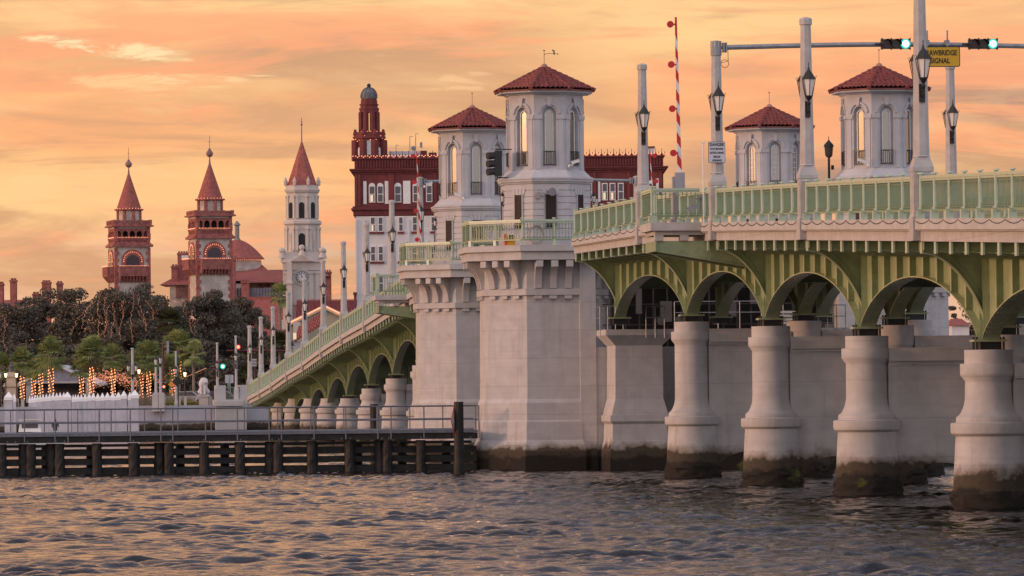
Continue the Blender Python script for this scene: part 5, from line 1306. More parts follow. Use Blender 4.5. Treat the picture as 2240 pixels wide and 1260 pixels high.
f = Fac('vertical_signal', 'pale three lamp signal seen from behind near the first railings', 'traffic light', 557, 470)
mb = MB(); f.box(mb, 553, 560, 785, 802, -.1, .1); 
for py in (788, 794, 800): mb.cyl((f.x(553),0,f.z(py)),(f.x(562),-.1,f.z(py)), .12, n=8)
f.done(mb, 'housing', GALV); mb = MB(); mb.cyl((f.x(558),.2,0),(f.x(558),.2,f.z(783)), .09, n=8); f.done(mb, 'pole', mat('dark red paint', (.09,.015,.018), .5))
f = Fac('road_sign_back', 'pale rectangular road sign seen from behind left of the parapet post', 'sign', 502, 462)
mb = MB(); f.box(mb, 493, 511, 820, 838, 0, .04); f.done(mb, 'panel', mat('sign back', (.45,.46,.52), .4)); mb = MB(); f.box(mb, 498, 500, 838.1, 860, .0, .08); f.box(mb, 503, 505, 838.1, 860, .0, .08); f.box(mb, 501, 502.5, 821, 850, -.05, -.01); f.done(mb, 'posts', GALV)
f = Fac('dark_diamond_sign', 'black diamond sign on a thin pole seen from behind', 'sign', 388, 446)
mb = MB(); r_ = 11.5*f.k; mb.prism([(0,f.z(835)-r_),(r_,f.z(835)),(0,f.z(835)+r_),(-r_,f.z(835))], 0, .04, 'y'); f.done(mb, 'panel', DARK); mb = MB(); mb.cyl((.1,-.05,0),(.1,-.05,f.z(820)), .05, n=6); f.done(mb, 'pole', DARK)
f = Fac('orange_diamond_sign', 'orange diamond warning sign behind the black diamond sign', 'sign', 375, 470)
mb = MB(); r_ = 7*f.k; mb.prism([(0,f.z(841)-r_),(r_,f.z(841)),(0,f.z(841)+r_),(-r_,f.z(841))], 0, .04, 'y'); mb.box(-.2,.12,0,.04,f.z(860),f.z(853)); f.done(mb, 'panel', mat('orange sign paint', (.75,.28,.03), .5)); mb = MB(); mb.cyl((0,.08,0),(0,.08,f.z(840)), .04, n=6); f.done(mb, 'pole', GALV)
def car(px, d, label, color, sw=1):
    f = Fac('parked_car', label, 'car', px, d, 'cars in the street behind the lion'); L = 4.4; w_ = 1.75
    mb = MB(); prof = [(-2.2,.35),(-2.15,.85),(-1.9,.95),(-1.25,1.0),(-.75,1.42),(.75,1.45),(1.35,1.0),(2.05,.86),(2.2,.6),(2.2,.35)]
    mb.prism(prof, 0, w_, 'y'); f.done(mb, 'body', mat('car paint '+label[:9], color, .25, var=.02, coat=.6))
    mb = MB(); mb.prism([(-1.12,1.0),(-.7,1.36),(.68,1.38),(1.15,1.0)], -.012, -.002, 'y'); f.done(mb, 'side_windows', DGLASS)
    for x in (-1.35, 1.35):
        mb = MB(); mb.cyl((x,-.02,.33),(x,.2,.33), .33, n=16); wh = f.done(mb, 'wheel', DARK); mb = MB(); mb.cyl((x,-.035,.33),(x,-.022,.33), .19, n=12); f.done(mb, 'rim', GALV, wh)
    mb = MB(); mb.box(2.15,2.23,.2,.5,.6,.75); f.done(mb, 'tail_lamp', REDL if sw else LAMPG)
for px, d, l, c in ((405,486,'silver car behind the pale bollards',(.4,.4,.43)),(431,492,'white car behind the lion statue',(.6,.6,.62)),(466,488,'dark car right of the lion statue',(.06,.06,.08)),(482,495,'grey car behind the bridge parapet',(.25,.25,.28))): car(px, d, l, c)
# ================================================================== TOWN BUILDINGS
def arch_poly(cx, w_, z0, z1, n=9):    # rectangle with a round top, top at z1
    r = w_/2; return [(cx-r,z0),(cx+r,z0)]+[(cx+r*math.cos(q), z1-r+r*math.sin(q)) for q in np.linspace(0, PI, n)]
# ---- red and grey hotel towers
def red_tower(px, d, finial, cone_top, cone_bot, drum_bot, par_top, gal_top, gal_bot, arch_c, balc, xl, xm, xr, label, ux0, ux1):
    k = d/F; W_ = math.hypot((xr-xm), (xm-xl))*k; yaw = math.atan2((xm-xl), (xr-xm))
    cx = (xl+xr)/2; f = Fac('hotel_tower', label, 'tower', cx, d, 'twin red and grey hotel towers', yaw=yaw)
    a = W_/2; z = f.z; U = lambda t_: -a+2*a*t_
    mb = MB(); mb.box(-a, a, -a, a, 0, z(gal_bot)); f.done(mb, 'shaft', COQ)
    q = MB()      # corner quoins, toothed
    zz_ = 2.0; i = 0
    while zz_ < z(gal_bot)-.5:
        w_ = .45 if i % 2 else .75
        for sx in (-1,1):
            for sy in (-1,1): q.box(min(sx*(a+.08), sx*(a-w_)), max(sx*(a+.08), sx*(a-w_)), min(sy*(a+.08), sy*(a-w_)), max(sy*(a+.08), sy*(a-w_)), zz_, zz_+.62)
        zz_ += .62; i += 1
    build_each(q, 'quoins', BRICK, f.root, True)
    mb = MB(); zg0, zg1 = z(gal_bot), z(gal_top)
    mb.box(-a-.5, a+.5, -a-.5, a+.5, zg0, zg0+.45); mb.box(-a-.2, a+.2, -a-.2, a+.2, zg0+.45, zg0+.7); f.done(mb, 'gallery_cornice', BRICK)
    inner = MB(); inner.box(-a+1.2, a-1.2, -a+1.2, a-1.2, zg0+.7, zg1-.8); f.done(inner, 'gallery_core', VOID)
    mb = MB()     # gallery: balustrade, columns, round arches
    hb = (zg1-zg0)*.36
    for r_ in range(4):
        mb.M = Matrix.Rotation(r_*PI/2, 4, 'Z'); n = 5
        mb.box(-a, a, -a-.02, -a+.25, zg0+.7, zg0+.85); mb.box(-a, a, -a-.05, -a+.28, zg0+hb, zg0+hb+.25)
        for t_ in np.linspace(-a+.2, a-.2, 26): mb.box(t_-.07, t_+.07, -a+.02, -a+.2, zg0+.85, zg0+hb)
        w_ = 2*a/n
        for j in range(n):
            c0 = -a+w_*(j+.5); r = w_*.36; za_ = zg1-.75-r
            arc = [(c0+r*math.cos(t_), za_+r*math.sin(t_)) for t_ in np.linspace(0, PI, 9)]
            poly = [(c0-w_/2, za_),(c0-w_/2, zg1-.35),(c0+w_/2, zg1-.35),(c0+w_/2, za_)]+arc
            mb.prism(poly, -a-.02, -a+.35, 'y')
        for j in range(n+1): xx = -a+w_*j; mb.cyl((xx, -a+.15, zg0+hb),(xx, -a+.15, zg1-.75-w_*.36), .17, n=8)
        for sx in (-1,1): mb.box(min(sx*a,sx*(a-.55)), max(sx*a,sx*(a-.55)), -a-.05, -a+.5, zg0+.7, zg1)
    mb.M = None; f.done(mb, 'arcade', BRICK)
    mb = MB(); mb.box(-a, a, -a+.02, a-.02, zg1-.33, zg1-.02); f.done(mb, 'frieze', COQ)
    zp = z(par_top); mb = MB(); mb.box(-a-.6, a+.6, -a-.6, a+.6, zg1, zg1+.28); mb.box(-a-.3, a+.3, -a-.3, a+.3, zg1+.28, zg1+.5)
    for r_ in range(4):
        mb.M = Matrix.Rotation(r_*PI/2, 4, 'Z')
        for t_ in np.linspace(-a-.1, a+.1, 24): mb.box(t_-.09, t_+.09, -a-.25, -a-.05, zg1+.5, zp-.25)
        mb.box(-a-.3, a+.3, -a-.3, -a, zp-.25, zp)
        for t_ in np.linspace(-a-.05, a+.05, 5): mb.box(t_-.25, t_+.25, -a-.34, -a+.02, zg1+.5, zp+.08)
    mb.M = None; f.done(mb, 'parapet', BRICK)
    zd0, zd1 = zg1+.3, z(drum_bot); rd = a*.66
    mb = MB(); mb.lathe([(rd, zd0),(rd, zd1)], 16); f.done(mb, 'drum', COQ)
    mb = MB()
    for j in range(8): t_ = j*PI/4+.2; mb.cyl((rd*math.cos(t_),rd*math.sin(t_),zd0),(rd*math.cos(t_),rd*math.sin(t_),zd1), .32, n=6)
    mb.lathe([(rd+.15,zd1),(rd+.55,zd1+.1),(rd+.55,zd1+.35),(rd+.1,zd1+.4)], 20); f.done(mb, 'drum_trim', BRICK)
    zt_ = z(cone_top); mb = MB(); prof = []
    n = 16
    for j in range(n): prof += [((rd+.1)*(1-j/n)+.15*(j/n), zd1+.4+(zt_-zd1-.4)*j/n), ((rd+.1)*(1-(j+1)/n)+.15*((j+1)/n)+.05, zd1+.4+(zt_-zd1-.4)*((j+1)/n)-.02)]
    mb.lathe(prof, 24); f.done(mb, 'cone_roof', RTILE)
    zf = z(finial); mb = MB(); mb.lathe([(.40,zt_-.6),(.18,zt_),(.08,zt_+1.2)], 10); mb.ball((0,0,zt_+(zf-zt_)*.36), .62, 12, 8); mb.ball((0,0,zt_+(zf-zt_)*.5), .25, 8, 6); mb.cyl((0,0,zt_),(0,0,zf), .07, .035, 6); mb.cb(0,0,zt_+(zf-zt_)*.78,.5,.05,.05); f.done(mb, 'finial', mat('copper finial', (.25,.13,.12), .6))
    # big arched openings with balconies on two faces
    lt = MB()
    for r_ in (0, 3):
        M = Matrix.Rotation(r_*PI/2, 4, 'Z'); wz = z(arch_c[0]); wb = z(arch_c[1]); w_ = (a*1.0) if r_ == 0 else a*.95
        mb = MB(); mb.M = M; mb.prism(arch_poly(0, w_*1.28, wb, wz+.55), -a-.14, -a-.02, 'y'); f.done(mb, 'arch_surround', BRICK)
        mb = MB(); mb.M = M; mb.prism(arch_poly(0, w_*.78, wb, wz-.45), -a-.20, -a-.145, 'y'); wdw = f.done(mb, 'window', DGLASS)
        lt.M = M; r = w_*.52
        for t_ in np.linspace(0, PI, 15): lt.dot((r*math.cos(t_), -a-.25, wz-r+.05+r*math.sin(t_)), .095)
        for zz_ in np.arange(wb+.3, wz-r, .75): lt.dot((-r,-a-.25,zz_), .095); lt.dot((r,-a-.25,zz_), .095)
        mb = MB(); mb.M = M; b0, b1 = z(balc[0]), z(balc[1]); bw = a*.80
        mb.box(-bw, bw, -a-1.3, -a, wb-1.6*1.0, wb-1.35); mb.box(-bw, bw, -a-1.3, -a-1.1, wb-.05, wb+.15)
        for t_ in np.linspace(-bw+.1, bw-.1, 20): mb.box(t_-.1, t_+.1, -a-1.27, -a-1.12, wb-1.35, wb-.05)
        for sx in (-1,1): mb.box(min(sx*bw,sx*(bw-.15)), max(sx*bw,sx*(bw-.15)), -a-1.3, -a, wb-1.35, wb+.15)
        for t_ in np.linspace(-bw+.25, bw-.25, 9): mb.prism([(-a,b1),(-a-.35,b1),(-a-1.25,wb-1.6),(-a,wb-1.6)], t_-.16, t_+.16, 'x')
        f.done(mb, 'balcony', BRICK)
        for t_ in np.linspace(-bw, bw, 15): lt.dot((t_, -a-1.35, wb+.28), .095)
    for r_ in range(4):
        lt.M = Matrix.Rotation(r_*PI/2, 4, 'Z')
        for t_ in np.linspace(-a+.5, a-.5, 21): lt.dot((t_, -a-.12, zg0+hb+.4), .09)
    lt.M = None
    for t_ in np.linspace(0, 2*PI, 30): lt.dot(((rd+.65)*math.cos(t_), (rd+.65)*math.sin(t_), zd1+.35), .09)
    f.done(lt, 'string_lights', BULB2)
    return f
red_tower(284, 900, 322, 380, 461, 461, 483, 497, 541, (553,586), (586,618), 238, 258, 333, 'left red and grey hotel tower with cone roof and ball finial', 0, 1)
red_tower(461, 860, 296, 358, 439, 439, 462, 474, 523, (536,570), (570,602), 414, 436, 512, 'right red and grey hotel tower in front of the red dome', 0, 1)
# ---- hotel building: dome, roofs, chimneys
f = Fac('hotel_building', 'red roofed hotel building with a broad dome and brick chimneys', 'building', 520, 905)
mb = MB(); pr = []
for k_ in range(11): t_ = k_/10; pr.append((f.k*58*(1-t_)+.3, f.z(563)+(f.z(519)-f.z(563))*(1-(1-t_)**1.65)))
mb.lathe(pr, 32, f.x(512), 14); f.done(mb, 'dome', RTILE)
mb = MB(); mb.lathe([(f.k*54, f.z(590)),(f.k*54,f.z(564.5))], 32, f.x(512), 14); f.done(mb, 'dome_drum', COQ)
mb = MB()
for t_ in np.linspace(PI, 2*PI, 44): mb.dot((f.x(512)+f.k*59*math.cos(t_), 14+f.k*59*math.sin(t_), f.z(565)), .09)
f.done(mb, 'dome_lights', BULB2)
mb = MB(); mb.lathe([(.75,f.z(522)),(.42,f.z(514)),(.42,f.z(488)),(.7,f.z(486)),(.1,f.z(477))], 10, f.x(512.5), 14); f.done(mb, 'lantern_cupola', mat('grey cupola', (.22,.22,.22), .7))
def hip(mb, x0, x1, xt0, xt1, yb, yt_, y0, y1):
    ax, bx_, tx0, tx1 = f.x(x0), f.x(x1), f.x(xt0), f.x(xt1); zb_, zt_ = f.z(yb), f.z(yt_); ym = (y0+y1)/2
    mb.add([(ax,y0,zb_),(bx_,y0,zb_),(bx_,y1,zb_),(ax,y1,zb_),(tx0,ym,zt_),(tx1,ym,zt_)], [(0,1,5,4),(1,2,5),(2,3,4,5),(3,0,4),(3,2,1,0)])
mb = MB(); hip(mb, 420, 606, 505, 566, 614, 574, 1, 29); hip(mb, 348, 440, 400, 430, 621, 588, 3, 20); hip(mb, 545, 670, 590, 640, 620, 590, -6, 10); build_each(mb, 'roof', RTILE, f.root, True)
mb = MB(); f.box(mb, 370, 620, 618, 930, 4, 22); f.box(mb, 440, 640, 620, 930, 1.5, 3.9); f.done(mb, 'wall', COQ)
mb = MB()
for px in np.arange(384, 412, 4): f.box(mb, px, px+2, 624, 650, 3.7, 3.95)
for px in (540, 566, 585, 600): f.box(mb, px, px+9, 622, 650, 1.0, 1.45)
build_each(mb, 'window', BRICK, f.root, True)
def chimney(mb, x0, x1, top, bot, y=0):
    f.box(mb, x0, x1, top+5, bot, y, y+2.2); f.box(mb, x0-1.2, x1+1.2, top+4, top+8, y-.2, y+2.4); 
    n = max(2, int((x1-x0)/5))
    for j in range(n): xx = x0+(x1-x0)*(j+.25)/n; f.box(mb, xx, xx+(x1-x0)/n*.5, top, top+4, y, y+2.2)
for a in ((386,414,546,640,6),(373,386,575,640,5),(512,522,563,930,-8),(536,552,614,930,-9),(700,735,598,930,-20)):
    mb = MB(); chimney(mb, *a); f.done(mb, 'chimney', BRICK)
mb = MB(); f.box(mb, 395, 412, 555, 564, 5.9, 5.99); f.done(mb, 'chimney_openings', LAMPG)
mb = MB(); hip(mb, 690, 734, 695, 712, 612, 598, -22, -17); f.done(mb, 'side_roof', RTILE)
mb = MB()
for px in np.arange(523, 612, 6.4):
    c0 = f.x(px+3); zt_ = f.z(631); mb.prism(arch_poly(c0, 5.4*f.k, f.z(652), zt_), -6.2, -5.9, 'y')
f.done(mb, 'scalloped_parapet', mat('grey carved stone', (.22,.22,.25), .9, var=.2))
mb = MB(); f.box(mb, 418, 700, 652, 930, -10, -7); f.done(mb, 'front_roof', RTILE)
mb = MB(); f.box(mb, 560, 640, 672, 930, -14, -10.5); hip(mb, 540, 650, 575, 640, 745, 660, -26, -14.5); f.done(mb, 'lower_roof', RTILE)
f = Fac('chimney_building', 'low red roofed building with four brick chimneys at the far left', 'building', 70, 880)
mb = MB(); hip(mb, -30, 88, -10, 78, 672, 652, 4, 24); f.done(mb, 'roof', RTILE); mb = MB(); f.box(mb, -25, 84, 670, 930, 5, 20); f.done(mb, 'wall', COQ)
for a in ((-6,3,614,930,4),(20,33,607,930,3),(90,108,612,930,3),(121,133,614,930,4),(68,81,637,930,4)):
    mb = MB(); chimney(mb, *a); f.done(mb, 'chimney', BRICK)
f2 = f
# ---- cathedral tower
f = Fac('church_tower', 'pale church bell tower with red spire and clock', 'tower', 665, 690); k = f.k; z = f.z
OC = lambda w_: w_*k/2
def sq(mb, w_, y0, y1, off=0.0): mb.box(-OC(w_)-off, OC(w_)+off, -OC(w_)-off, OC(w_)+off, z(max(y0,y1)), z(min(y0,y1)))
mb = MB(); mb.octa([(OC(70),z(414)),(OC(69),z(413)),(OC(66)*.55,z(362)),(.1,z(310))]); f.done(mb, 'spire', RTILE)
mb = MB(); mb.cyl((0,0,z(312)),(0,0,z(257)), .09,.05, 6); mb.ball((0,0,z(272)), .16, 8, 6); mb.cb(0,0,z(266),.4,.05,.05); f.done(mb, 'finial', mat('copper finial', (.25,.13,.12), .6))
mb = MB(); mb.octa([(OC(66),z(480)),(OC(66),z(424)),(OC(72),z(421)),(OC(76),z(417)),(OC(76),z(414)),(OC(70),z(413.5)),(OC(70),z(406)),(OC(68),z(406))])
for j in range(8):
    t_ = PI/8+j*PI/4; r = OC(72)/math.cos(PI/8); mb.lathe([(.20,z(406)),(.26,z(396)),(.16,z(393)),(.02,z(387))], 6, r*math.cos(t_), r*math.sin(t_))
f.done(mb, 'belfry', CATH)
mb = MB(); mb.octa([(OC(74),z(552)),(OC(72),z(550)),(OC(72),z(494)),(OC(82),z(490)),(OC(82),z(484)),(OC(74),z(482)),(OC(67),z(480.5))]); 
f.done(mb, 'middle_stage', CATH)
mb = MB()
for j in range(8):
    mb.M = Matrix.Rotation(j*PI/4, 4, 'Z'); hw1 = OC(66)*math.tan(PI/8); 
    for s in (-1,1):
        mb.box(s*hw1*.72-.16, s*hw1*.72+.16, -OC(66)-.16, -OC(66)+.02, z(478), z(427)); mb.box(s*hw1*.72-.24, s*hw1*.72+.24, -OC(66)-.22, -OC(66)+.02, z(432), z(428))
        hw2 = OC(72)*math.tan(PI/8); mb.box(s*hw2*.75-.20, s*hw2*.75+.20, -OC(72)-.18, -OC(72)+.02, z(549), z(496)); mb.box(s*hw2*.75-.30, s*hw2*.75+.30, -OC(72)-.25, -OC(72)+.02, z(503), z(498))
mb.M = None; f.done(mb, 'pilasters', CATH)
for j in range(8):
    M = Matrix.Rotation(j*PI/4, 4, 'Z')
    mb = MB(); mb.M = M; mb.prism(arch_poly(0, 17*k, z(479), z(440)), -OC(66)-.05, -OC(66)-.005, 'y'); ob = f.done(mb, 'belfry_surround', CATH)
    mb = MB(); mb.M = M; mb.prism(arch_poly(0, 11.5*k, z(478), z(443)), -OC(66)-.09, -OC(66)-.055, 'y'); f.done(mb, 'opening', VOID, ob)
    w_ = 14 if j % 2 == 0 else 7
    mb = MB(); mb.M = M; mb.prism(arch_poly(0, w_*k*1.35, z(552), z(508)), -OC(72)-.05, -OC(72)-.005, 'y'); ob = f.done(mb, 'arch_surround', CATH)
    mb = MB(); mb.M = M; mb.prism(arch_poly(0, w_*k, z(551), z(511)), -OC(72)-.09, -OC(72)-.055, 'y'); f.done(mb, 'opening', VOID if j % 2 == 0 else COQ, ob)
mb = MB(); sq(mb, 84, 575, 900); sq(mb, 92, 568, 574.9); sq(mb, 88, 562, 567.9); sq(mb, 76, 552.5, 561.9); sq(mb, 88, 590, 592); sq(mb, 90, 700, 720); sq(mb, 96, 660, 668)
f.done(mb, 'base', CATH)
mb = MB(); a = OC(88); mb.prism([(-OC(56),z(573)),(OC(56),z(573)),(0,z(556))], -a-.5, -a+.2, 'y'); f.done(mb, 'pediment', CATH)
mb = MB(); mb.prism([(-OC(44),z(572)),(OC(44),z(572)),(0,z(559))], -a-.55, -a-.503, 'y'); f.done(mb, 'pediment_panel', mat('church stone shade', (.45,.38,.34), .85))
mb = MB()
for px in (-44,0,44):
    for py_ in ((-1,) if px == 0 else (-1,1)):
        yy = py_*OC(88); zz_ = z(556 if px == 0 else 562); mb.lathe([(.5,zz_-.2),(.35,zz_+.3),(.25,zz_+.5)], 8, px*k, yy); mb.ball((px*k, yy, zz_+.85), .42, 10, 6)
build_each(mb, 'urn', CATH, f.root, True)
mb = MB()
for px in (-34,-20,20,34): mb.box(px*k-.3, px*k+.3, -OC(84)-.2, -OC(84)+.02, z(700), z(594)); mb.box(px*k-.42, px*k+.42, -OC(84)-.3, -OC(84)+.02, z(600), z(594))
mb.box(-OC(84), OC(84), -OC(84)-.12, -OC(84)+.02, z(616), z(613)); build_each(mb, 'lower_pilaster', CATH, f.root, True)
zc_ = z(607); mb = MB(); mb.cyl((0,-OC(84)-.15,zc_),(0,-OC(84)-.02,zc_), 18*k, n=32); cs_ = f.done(mb, 'clock_surround', CATH)
mb = MB(); mb.cyl((0,-OC(84)-.20,zc_),(0,-OC(84)-.155,zc_), 13.5*k, n=32); f.done(mb, 'clock_rim', DARK, cs_)
mb = MB(); mb.cyl((0,-OC(84)-.24,zc_),(0,-OC(84)-.205,zc_), 12.2*k, n=32); f.done(mb, 'clock_face', mat('clock face', (.70,.68,.70), .5), cs_)
mb = MB()
for j in range(12):
    t_ = j*PI/6; r0, r1 = 8*k, 11.6*k; mb.cyl((r0*math.cos(t_),-OC(84)-.26,zc_+r0*math.sin(t_)),(r1*math.cos(t_),-OC(84)-.26,zc_+r1*math.sin(t_)), .08, n=4)
mb.cyl((0,-OC(84)-.27,zc_),(2.5*k,-OC(84)-.27,zc_-5*k), .05, n=4); mb.cyl((0,-OC(84)-.28,zc_),(-3*k,-OC(84)-.28,zc_+7.5*k), .04, n=4); f.done(mb, 'clock_hands', DARK, cs_)
mb = MB(); f.box(mb, 633, 644, 575, 900, -OC(84)-2, -OC(84)-.3); f.box(mb, 631, 646, 618, 622, -OC(84)-2.2, -OC(84)-.25); mb.taper(f.x(638.5), -OC(84)-1.1, z(618), z(572), 5.5*k, .8, 3*k, .5); f.done(mb, 'buttress', CATH)
# ---- olive gabled church hall and nave roof
f = Fac('gabled_hall', 'olive gabled hall with lights along its gable right of the church tower', 'building', 708, 650); k = f.k; z = f.z
mb = MB(); mb.prism([(f.x(636),z(900)),(f.x(770),z(900)),(f.x(772),z(700)),(f.x(712),z(668)),(f.x(636),z(703))], 0, 10, 'y'); f.done(mb, 'wall', mat('olive stucco', (.36,.32,.24), .85, var=.06, vscale=.3))
mb = MB()
for (a, b, c, e) in ((632,705,712,668),(712,668,778,700)):
    mb.strip([(f.x(a),-.4,z(b)-.5),(f.x(c),-.4,z(e)-.5)], [(f.x(a),-.4,z(b)+.1),(f.x(c),-.4,z(e)+.1)], (0,10,0))
f.done(mb, 'roof_verge', mat('pale verge', (.62,.50,.38), .8))
mb = MB()
for (a, b, c, e) in ((636,703,712,667),(712,667,776,699)):
    for t_ in np.linspace(0, 1, 44): mb.dot((f.x(a+(c-a)*t_), -.5, z(b+(e-b)*t_)-.15), .10)
f.done(mb, 'string_lights', BULB2)
mb = MB(); f.box(mb, 645, 660, 705, 770, -3, -.5); f.done(mb, 'porch', CATH)
f = Fac('nave_roof_building', 'long church nave with dark red tiled roof left of the tall maroon building', 'building', 720, 676); k = f.k; z = f.z
mb = MB()
x0_, x1_ = f.x(645), f.x(779); n = 46
for j in range(n):
    a = x0_+(x1_-x0_)*j/n; b = x0_+(x1_-x0_)*(j+.55)/n
    mb.strip([(a,0,z(720)),(a,9,z(654))], [(a,0,z(720)+.18),(a,9,z(654)+.18)], (b-a,0,0))
mb.strip([(x0_,0,z(720)-.2),(x0_,9,z(654)-.2)], [(x0_,0,z(720)),(x0_,9,z(654))], (x1_-x0_,0,0))
f.done(mb, 'roof', mat('dark red pantiles', (.24,.055,.055), .8, var=.3, vscale=2)); mb = MB(); mb.box(x0_, x1_, .3, 12, 0, z(722)); f.done(mb, 'wall', CATH)
f = Fac('pantile_porch', 'small porch with lumpy red pantiles and a lit sign below the olive hall', 'building', 668, 560); k = f.k; z = f.z
mb = MB()
for r_ in range(5):
    for j in range(9):
        a = f.x(648+j*6.2+r_*1.5); mb.cyl((a, r_*.6, z(745)+r_*(.32)+(j*.20)), (a, r_*.6+.7, z(745)+r_*.32+.32+(j*.20)), .17, .15, 7)
f.done(mb, 'roof', RTILE)
mb = MB(); f.box(mb, 642, 700, 745, 900, .5, 3); f.done(mb, 'wall', WHC); mb = MB(); f.box(mb, 643, 650, 728, 742, -.6, -.5); f.done(mb, 'lit_sign', LIT)
# ---- tall bank building
f = Fac('bank_building', 'tall white and maroon building with a domed roof turret', 'building', 1120, 720); k = f.k; z = f.z
X0, X1 = 778, 1458; D = 22
mb = MB(); f.box(mb, X0+4, X1-4, 470, 1000, 0, D); f.done(mb, 'white_wall', CREAM)
mb = MB(); f.box(mb, X0+2, X1-2, 378, 450, .0, D); f.box(mb, X0+2, X1-2, 345, 366, .2, D-.2); f.done(mb, 'maroon_storey', MAROON)
mb = MB()
for (a, b, o_) in ((366,369,9),(369.1,373,6),(373.1,378,2),(342,345,1.5),(448,452,3),(452.1,456,6),(456.1,468,1.5),(468.1,471,-.5)): mb.box(f.x(X0-o_), f.x(X1+o_), -o_*k, D+.3, z(b), z(a))
f.done(mb, 'cornice', mat('maroon moulding', (.135,.028,.03), .8, var=.2))
mb = MB(); lt = MB(); rod = MB()
for px in np.arange(X0+2, X1, 13.2):
    for w_, px_, h in ((6,px,7),(3.6,px+6.6,3)):
        f.box(mb, px_-w_/2, px_+w_/2, 342-h*.4, 342, -.1, .5); mb.taper(f.x(px_), .2, z(342-h*.4), z(342-h), w_*k/2, .3, .2*k, .05); rod.cyl((f.x(px_), .2, z(342-h)),(f.x(px_), .2, z(342-h-(8 if h > 5 else 5.5))), .05, n=4)
    for s in (-3, 3, 7): lt.dot((f.x(px+s), -.15, z(342-(4 if abs(s) == 3 else 1.5))), .095)
for py in np.arange(350, 366, 4): pass
for px in np.arange(X0+6, X1-3, 6.2): f.box(mb, px, px+2.6, 347, 364, 0, .22)
f.done(mb, 'crenellation', MAROON); f.done(lt, 'string_lights', BULB2); f.done(rod, 'roof_spikes', DARK)
def sash(x0, x1, y0, y1, arched=False, sill=True, lit=False):
    mb = MB(); w_ = f.x(x1)-f.x(x0); cx = (f.x(x0)+f.x(x1))/2; z0_, z1_ = z(y1), z(y0)
    if arched: mb.prism(arch_poly(cx, w_, z0_, z1_), -.12, -.003, 'y')
    else: mb.box(f.x(x0), f.x(x1), -.12, -.003, z0_, z1_)
    fr = f.done(mb, 'window', WHITE)
    mb = MB(); g = .13; zm = z0_+(z1_-(w_*.42 if arched else 0)-z0_)*.5
    mb.box(f.x(x0)+g, f.x(x1)-g, -.16, -.125, z0_+g, zm-g/2); mb.box(f.x(x0)+g, f.x(x1)-g, -.16, -.125, zm+g/2, z1_-g-(w_*.42 if arched else 0)); f.done(mb, 'pane', DGLASS, fr)
    if lit: mb = MB(); mb.box(f.x(x0)+g*1.6, f.x(x1)-g*2.4, -.18, -.165, z0_+g, zm-g); f.done(mb, 'lit_interior', LIT, fr)
    if sill: mb = MB(); mb.box(f.x(x0)-.12, f.x(x1)+.12, -.3, -.003, z0_-.30, z0_-.01); f.done(mb, 'sill', MAROON, fr)
pil = MB(); wp = MB()
for x0_, x1_, ar, lit in ((811,825,1,1),(829,843,1,0),(867,882,1,0),(907,920,1,0),(936,950,1,0),(1291,1300,0,0),(1321,1334,0,1),(1338,1351,0,1),(1356,1369,0,0),(1420,1433,1,0)): sash(x0_, x1_, 397 if ar else 402, 440, bool(ar), False, bool(lit))
for a, b in ((799,806),(846,854),(886,902),(1313,1318),(1391,1399),(1440,1446)): f.box(wp, a, b, 393, 443, -.07, -.002)
build_each(wp, 'white_panel', WHITE, f.root, True)
for a in (783,790,857,863,925,956,1305,1380,1408,1450): f.box(pil, a-3, a+3, 378.5, 447.5, -.28, -.002)
build_each(pil, 'pilaster', MAROON, f.root, True)
rows = [(471,504),(535,569),(598,635),(664,700)]
for ri, (a, b) in enumerate(rows):
    for x0_, x1_ in ((813,825),(830,842),(875,886),(905,917),(946,957),(1295,1306),(1325,1338),(1356,1369),(1410,1422)): sash(x0_, x1_, a, b, False, True, (ri == 0 and x0_ == 813))
mb = MB(); 
for a, b in ((781,784),(799,802),(850,860),(895,899)): f.box(mb, a, b, 478, 720, -.18, -.003)
build_each(mb, 'white_pilaster', CREAM, f.root, True)
mb = MB(); f.box(mb, 775, 783, 636, 642, -.8, .2); f.box(mb, 776.5, 781.5, 642, 655, -.5, .2); f.done(mb, 'corner_bracket', MAROON)
# side face: small dark windows left
tb = MB(); tx = 811          # turret on the roof
def tr(mb, w0, w1, y0, y1): mb.octa([(w0*k/2, z(y0)),(w1*k/2, z(y1))], f.x(tx), 5)
M_ = MB(); tr(M_, 60, 60, 345, 300); f.done(M_, 'turret_core', MAROON)
mb = MB()
for (w_, a, b) in ((66,300,296),(72,296,292),(68,292,288),(64,288,282)): tr(mb, w_, w_, a, b)
for j in range(8):
    t_ = PI/8+j*PI/4; r = 31*k/math.cos(PI/8); cx_, cy_ = f.x(tx)+r*math.cos(t_), 5+r*math.sin(t_); mb.cyl((cx_,cy_,z(345)),(cx_,cy_,z(300)), .55, n=8); mb.cyl((cx_*1.0,cy_,z(288)),(cx_,cy_,z(276)), .35,.15, n=6)
f.done(mb, 'turret_balcony', MAROON)
mb = MB(); wt = MB()
for j in (0,1,7): wt.M = Matrix.Translation((f.x(tx),5,0)) @ Matrix.Rotation(j*PI/4,4,'Z'); wt.prism(arch_poly(0, (15 if j == 0 else 9)*k, z(333), z(290 if j == 0 else 316)), -30.8*k, -30.05*k, 'y')
wt.M = None; build_each(wt, 'turret_panel', WHITE, f.root, True)
mb = MB()
for j in range(8):
    t_ = PI/8+j*PI/4; r = 19*k; mb.cyl((f.x(tx)+r*math.cos(t_),5+r*math.sin(t_),z(284)),(f.x(tx)+r*math.cos(t_),5+r*math.sin(t_),z(238)), .38, n=8)
for (w_, a, b) in ((42,238,232),(44,232,229),(38,229,222),(42,222,220),(36,220,212),(34,212,208),(40,288,282)): tr(mb, w_, w_, a, b)
f.done(mb, 'turret_colonnade', MAROON)
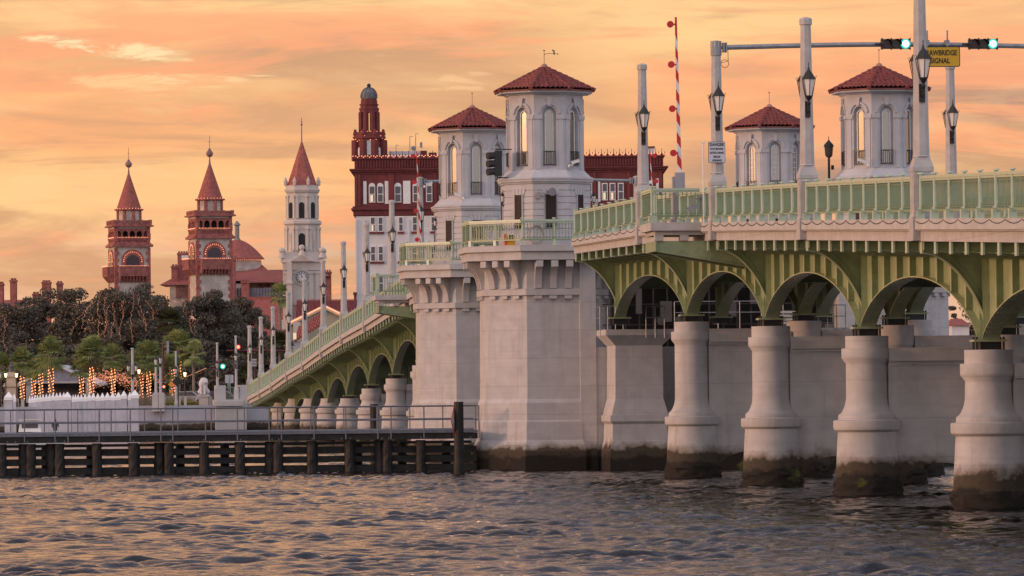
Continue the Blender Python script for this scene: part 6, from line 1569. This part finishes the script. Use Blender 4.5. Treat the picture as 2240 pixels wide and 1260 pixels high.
mb = MB(); dome = [(18.2*k, z(208))]+[(18*k*math.cos(t_)+.02, z(206)+ (z(183)-z(206))*math.sin(t_)) for t_ in np.linspace(0, PI/2, 9)]
mb.lathe(dome, 24, f.x(tx), 5); 
for j in range(12):
    t_ = j*PI/6; mb.tube([(f.x(tx)+18.4*k*math.cos(t_)*math.cos(u_), 5+18.4*k*math.sin(t_)*math.cos(u_), z(206)+(z(183)-z(206))*math.sin(u_)+.05) for u_ in np.linspace(0, PI/2-.05, 7)], .09, 4)
f.done(mb, 'turret_dome', mat('weathered lead dome', (.115,.125,.14), .6, var=.4, vscale=1.2, dirt=((.2,.12,.09), 2, .5)))
mb = MB(); mb.cyl((f.x(tx),5,z(183)),(f.x(tx),5,z(179)), .2, n=8); mb.ball((f.x(tx),5,z(178.5)), .3, 8, 6); f.done(mb, 'dome_knob', DARK)
mb = MB()
for t_ in np.linspace(PI, 2*PI, 18): mb.dot((f.x(tx)+35*k*math.cos(t_), 5+35*k*math.sin(t_), z(297)+.4*math.sin(t_*6)), .09)
for t_ in np.linspace(PI, 2*PI, 10): mb.dot((f.x(tx)+22*k*math.cos(t_), 5+22*k*math.sin(t_), z(281)), .09)
f.done(mb, 'turret_lights', BULB2)
mb = MB(); f.box(mb, 852, 923, 322, 342, 8, 16); f.box(mb, 1416, 1440, 321, 342, 6, 14); build_each(mb, 'penthouse', CREAM, f.root, True)
mb = MB(); f.box(mb, 924, 936, 322, 342, 7, 12); f.box(mb, 941, 958, 327, 342, 6, 12); f.box(mb, 1415, 1441, 318, 321, 5.8, 14.2); build_each(mb, 'roof_block', MAROON, f.root, True)
mb = MB()
for px, top in ((868,308),(899,289),(912,283)): mb.cyl((f.x(px),9,z(324)),(f.x(px),9,z(top)), .06, n=5); mb.cb(f.x(px)+.2,9,z(top),.5,.06,.08)
mb.cb(f.x(924),9,z(308),.35,.2,.8); mb.cyl((f.x(907),8,z(316)),(f.x(907),8.3,z(316)), .35, n=14); build_each(mb, 'antenna', GALV, f.root, True)
# ---- right bank seen under the arches
f = Fac('bank_house', 'small white house with red tiled roof seen under the right arches', 'house', 2110, 600); k = f.k; z = f.z
mb = MB(); f.box(mb, 2084, 2122, 712, 900, 0, 8); f.done(mb, 'wall', CREAM)
mb = MB(); hip_ = [(f.x(2080),-.4,z(712)),(f.x(2126),-.4,z(712)),(f.x(2126),8.4,z(712)),(f.x(2080),8.4,z(712)),(f.x(2088),4,z(696)),(f.x(2112),4,z(696))]; mb.add(hip_, [(0,1,5,4),(1,2,5),(2,3,4,5),(3,0,4),(3,2,1,0)]); f.done(mb, 'roof', RTILE)
oak(2085, 668, 26, 640, 'small tree behind the white house under the right arches', 3000, .22)
oak(2140, 700, 22, 560, 'small tree right of the white house under the arches', 2500, .22)
oak(2235, 690, 45, 620, 'tree at the right photo edge under the arches', 4000, .25)
